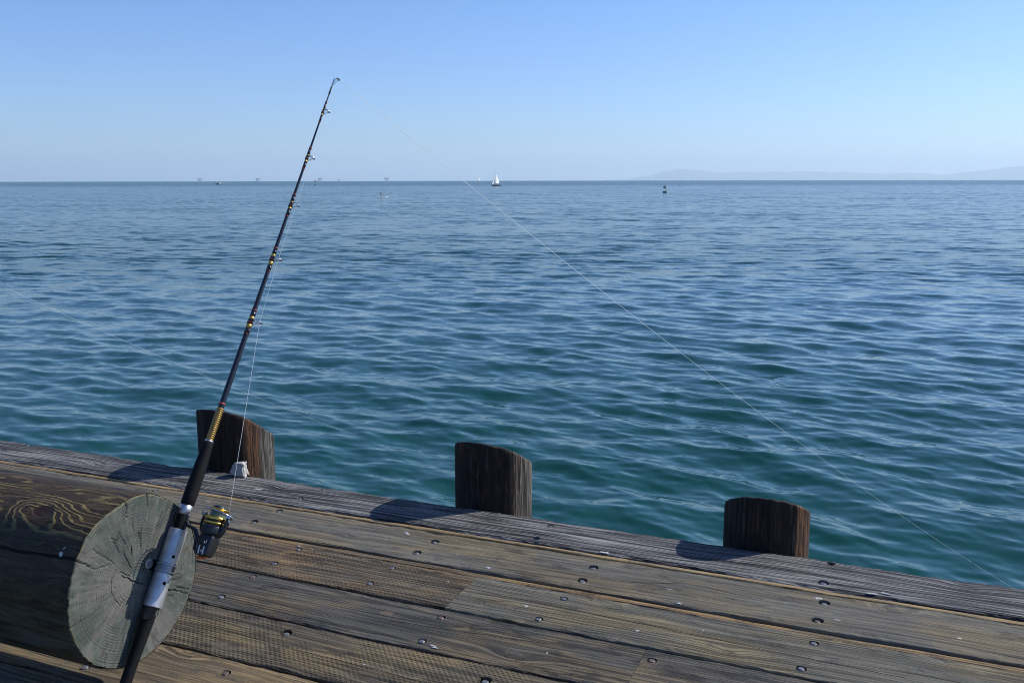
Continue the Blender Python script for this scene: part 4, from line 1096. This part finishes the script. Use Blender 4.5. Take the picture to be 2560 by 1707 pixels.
# red buoy
r = empty('buoy', sea_at(789, 1010), VR(789)); tag(r, 'tall faded red buoy far out just right of the rod', 'buoy')
tube_obj('float', [(0, 0, -.5), (0, 0, .5), (0, 0, 1.0)], [1.1, 1.25, .9], plain('buoy_dark', (.06, .05, .07), .5), r, 20)
bm = bmesh.new()
for k in range(4):
    a = math.pi / 4 + k * math.pi / 2; add_tube(bm, [(.7 * math.cos(a), .7 * math.sin(a), 1.0), (.45 * math.cos(a), .45 * math.sin(a), 5.2)], .09, 6)
mesh_obj('tower', bm, pale_m, r)
bm = bmesh.new()
for k in range(4):
    m_ = Matrix.Rotation(.5 + k * math.pi / 2, 3, 'Z'); add_box(bm, m_ @ Vector((0, -.50, 3.9)), (1.0, .06, 1.6), m_)
mesh_obj('radar_panel', bm, red_m, r)
tube_obj('lantern', [(0, 0, 5.2), (0, 0, 5.7), (0, 0, 5.9)], [.35, .3, .1], pale_m, r, 10)

# stand-up paddler
SD = 276.0
brd = empty('paddleboard', sea_at(955, SD, .02), VR(955) + .6); tag(brd, 'long white stand up paddleboard under the lone paddler', 'paddleboard')
bm = bmesh.new(); rg = []; n = 24
for i in range(n + 1):
    f = i / n; x = -1.85 + 3.8 * f; w_ = .38 * max(.05, math.sin(math.pi * (f * .92 + .04))) ** .55; zz = .04 + .26 * max(0, f - .68) ** 1.5 * 3.2
    rg.append([bm.verts.new((x, w_ * math.cos(a), zz + .08 + .09 * math.sin(a))) for a in np.linspace(0, 2 * math.pi, 12, endpoint=False)])
for a, b in zip(rg, rg[1:]):
    for k in range(12): bm.faces.new((a[k], a[(k + 1) % 12], b[(k + 1) % 12], b[k]))
bm.faces.new(rg[0][::-1]); bm.faces.new(rg[-1]); deck_ = mesh_obj('board_body', bm, white_g, brd, True)
bm = bmesh.new(); add_poly(bm, [(-1.2, 0, -.02), (-1.0, 0, -.02), (-1.15, 0, -.22)], .02, (0, 1, 0)); mesh_obj('fin', bm, navy, brd)
per = empty('person', sea_at(952.5, SD, .20), VR(952.5)); tag(per, 'person in dark top standing on a paddleboard and paddling to the right', 'person')
def skin_fig(name, vts, eds, mat, root, sub=2):
    me = bpy.data.meshes.new(name); me.from_pydata([v[:3] for v in vts], eds, [])
    o = bpy.data.objects.new(name, me); link(o)
    md = o.modifiers.new('s', 'SKIN'); 
    for i, v in enumerate(vts): me.skin_vertices[0].data[i].radius = (v[3], v[3] * (v[4] if len(v) > 4 else 1))
    me.skin_vertices[0].data[0].use_root = True
    sm = o.modifiers.new('u', 'SUBSURF'); sm.levels = sub
    m2 = bpy.data.meshes.new_from_object(o.evaluated_get(bpy.context.evaluated_depsgraph_get()))
    o.modifiers.clear(); o.data = m2; m2.materials.append(mat)
    for p in m2.polygons: p.use_smooth = True
    o.parent = root; return o
# facing +X (right), back curved a little, leaning on the paddle
try:
    body = [(-.10, 0, .93, .15, .8), (-.12, 0, 1.12, .14, .85), (-.06, 0, 1.36, .16, .8), (0.0, 0, 1.47, .07), (0.05, 0, 1.56, .06), (.07, 0, 1.68, .10), (.06, 0, 1.76, .07),
            (-.08, .11, .86, .095), (.04, .13, .50, .065), (-.04, .13, .10, .045), (.10, .14, .03, .04),
            (-.10, -.11, .86, .095), (-.02, -.13, .48, .065), (-.14, -.13, .10, .045), (.02, -.14, .03, .04),
            (-.04, .19, 1.38, .055), (.08, .24, 1.14, .042), (.27, .14, 1.03, .032), (.34, .10, 1.02, .035),
            (-.04, -.19, 1.38, .055), (.14, -.24, 1.28, .042), (.30, -.12, 1.38, .032), (.36, -.04, 1.42, .035)]
    ed = [(0, 1), (1, 2), (2, 3), (3, 4), (4, 5), (5, 6), (0, 7), (7, 8), (8, 9), (9, 10), (0, 11), (11, 12), (12, 13), (13, 14), (2, 15), (15, 16), (16, 17), (17, 18), (2, 19), (19, 20), (20, 21), (21, 22)]
    skin_fig('body', body, ed, skin_m, per)
    top = [(-.10, 0, .93, .168, .85), (-.12, 0, 1.12, .155, .9), (-.06, 0, 1.36, .172, .85), (-.04, .19, 1.38, .066), (.05, .235, 1.20, .054), (-.04, -.19, 1.38, .066), (.09, -.23, 1.30, .054), (-.08, .11, .86, .11), (.04, .13, .50, .085), (-.10, -.11, .86, .11), (-.02, -.13, .48, .085)]
    skin_fig('wetsuit', top, [(0, 1), (1, 2), (2, 3), (3, 4), (2, 5), (5, 6), (0, 7), (7, 8), (0, 9), (9, 10)], suit_m, per)
    skin_fig('hair', [(.03, 0, 1.66, .09), (.05, 0, 1.745, .105), (.04, 0, 1.80, .07)], [(0, 1), (1, 2)], hair_m, per)
except Exception as ex:
    print('SKIN', ex)
pd = empty('paddle', sea_at(952.5, SD, .20) , VR(952.5)); tag(pd, 'slim paddle held by the standing paddler and dipped in the water', 'paddle')
tube_obj('shaft', [(.36, -.04, 1.44), (.33, .09, 1.02), (.20, .42, .05)], .016, steel, pd, 8)
bm = bmesh.new(); add_tube(bm, [(.20, .42, .08), (.18, .46, -.04), (.15, .52, -.30)], [.03, .09, .05], 10); mesh_obj('blade', bm, navy, pd)

# oil platforms hull down in the haze
plat_m = plain('platform_steel', (0.10, 0.10, 0.11), .7, 0, .2, .05)
def platform(x, d, s, label, boom=1.0, flip=1):
    r = empty('oil_platform', sea_at(x, d), VR(x)); tag(r, label, 'oil platform', 'oil platforms along the horizon')
    bm = bmesh.new()
    for sx in (-1, -.33, .33, 1):
        for sy in (-1, 1): add_tube(bm, [(sx * 17 * s, sy * 12 * s, -6), (sx * 13 * s, sy * 9 * s, 17 * s)], 1.5 * s, 8)
    for sy in (-1, 1):
        for k in range(3): add_tube(bm, [((-1 + k * .67) * 15.5 * s, sy * 11 * s, 1), ((-1 + (k + 1) * .67) * 13.5 * s, sy * 9.5 * s, 16 * s)], .7 * s, 6)
    mesh_obj('jacket', bm, plat_m, r)
    bm = bmesh.new(); add_box(bm, (-1 * s, 0, 18.5 * s), (44 * s, 24 * s, 3 * s)); add_box(bm, (-2 * s, 0, 24.2 * s), (50 * s, 26 * s, 2.2 * s))
    for sx in (-1, 0, 1): add_box(bm, (sx * 18 * s, 0, 21.5 * s), (3 * s, 20 * s, 3.2 * s))
    mesh_obj('deck', bm, plat_m, r)
    bm = bmesh.new(); add_box(bm, (-12 * s, 0, 28.5 * s), (14 * s, 14 * s, 6.4 * s)); add_box(bm, (4 * s, 0, 27.5 * s), (12 * s, 12 * s, 4.4 * s)); mesh_obj('module', bm, plat_m, r)
    bm = bmesh.new()
    for sx in (-1, 1):
        for sy in (-1, 1): add_tube(bm, [(-4 * s + sx * 4 * s, sy * 4 * s, 25 * s), (-4 * s + sx * 1.0 * s, sy * 1.0 * s, 42 * s)], .5 * s, 6)
    mesh_obj('derrick', bm, plat_m, r)
    bm = bmesh.new(); add_tube(bm, [(flip * 14 * s, 0, 25 * s), (flip * 27 * s, 0, (25 + 14 * boom) * s)], [2.6 * s, 1.4 * s], 6); mesh_obj('crane_boom', bm, plat_m, r)
platform(500, 11500, 1.0, 'leftmost hazy oil platform, on the horizon left of the motorboat', 0.9)
platform(645, 11200, 1.0, 'hazy oil platform on the horizon between the motorboat and the rod', 0.6)
platform(800, 10600, 1.05, 'hazy oil platform on the horizon right behind the red buoy', 1.1)
platform(848, 15500, 1.0, 'faintest and smallest oil platform, almost lost in haze', 0.4)
platform(967, 10200, 1.05, 'rightmost hazy oil platform, on the horizon above the paddler', 1.0)

# ------------------------------------------------------------------ haze
HZ = True
if HZ:
    bm = bmesh.new(); add_box(bm, (0, 0, 315), (116000, 116000, 1090))
    hz = mesh_obj('haze', bm, None); tag(hz, 'pale sea haze filling the air to the horizon', None, None, 'stuff')
    hm = bpy.data.materials.new('sea_haze'); hm.use_nodes = True; nt = hm.node_tree; nt.nodes.clear()
    ou = nt.nodes.new('ShaderNodeOutputMaterial'); pv = nt.nodes.new('ShaderNodeVolumePrincipled')
    pv.inputs['Color'].default_value = (0.74, 0.90, 1.0, 1); pv.inputs['Density'].default_value = 4.2e-5; pv.inputs['Anisotropy'].default_value = 0.2
    nt.links.new(pv.outputs[0], ou.inputs['Volume']); hz.data.materials.append(hm)
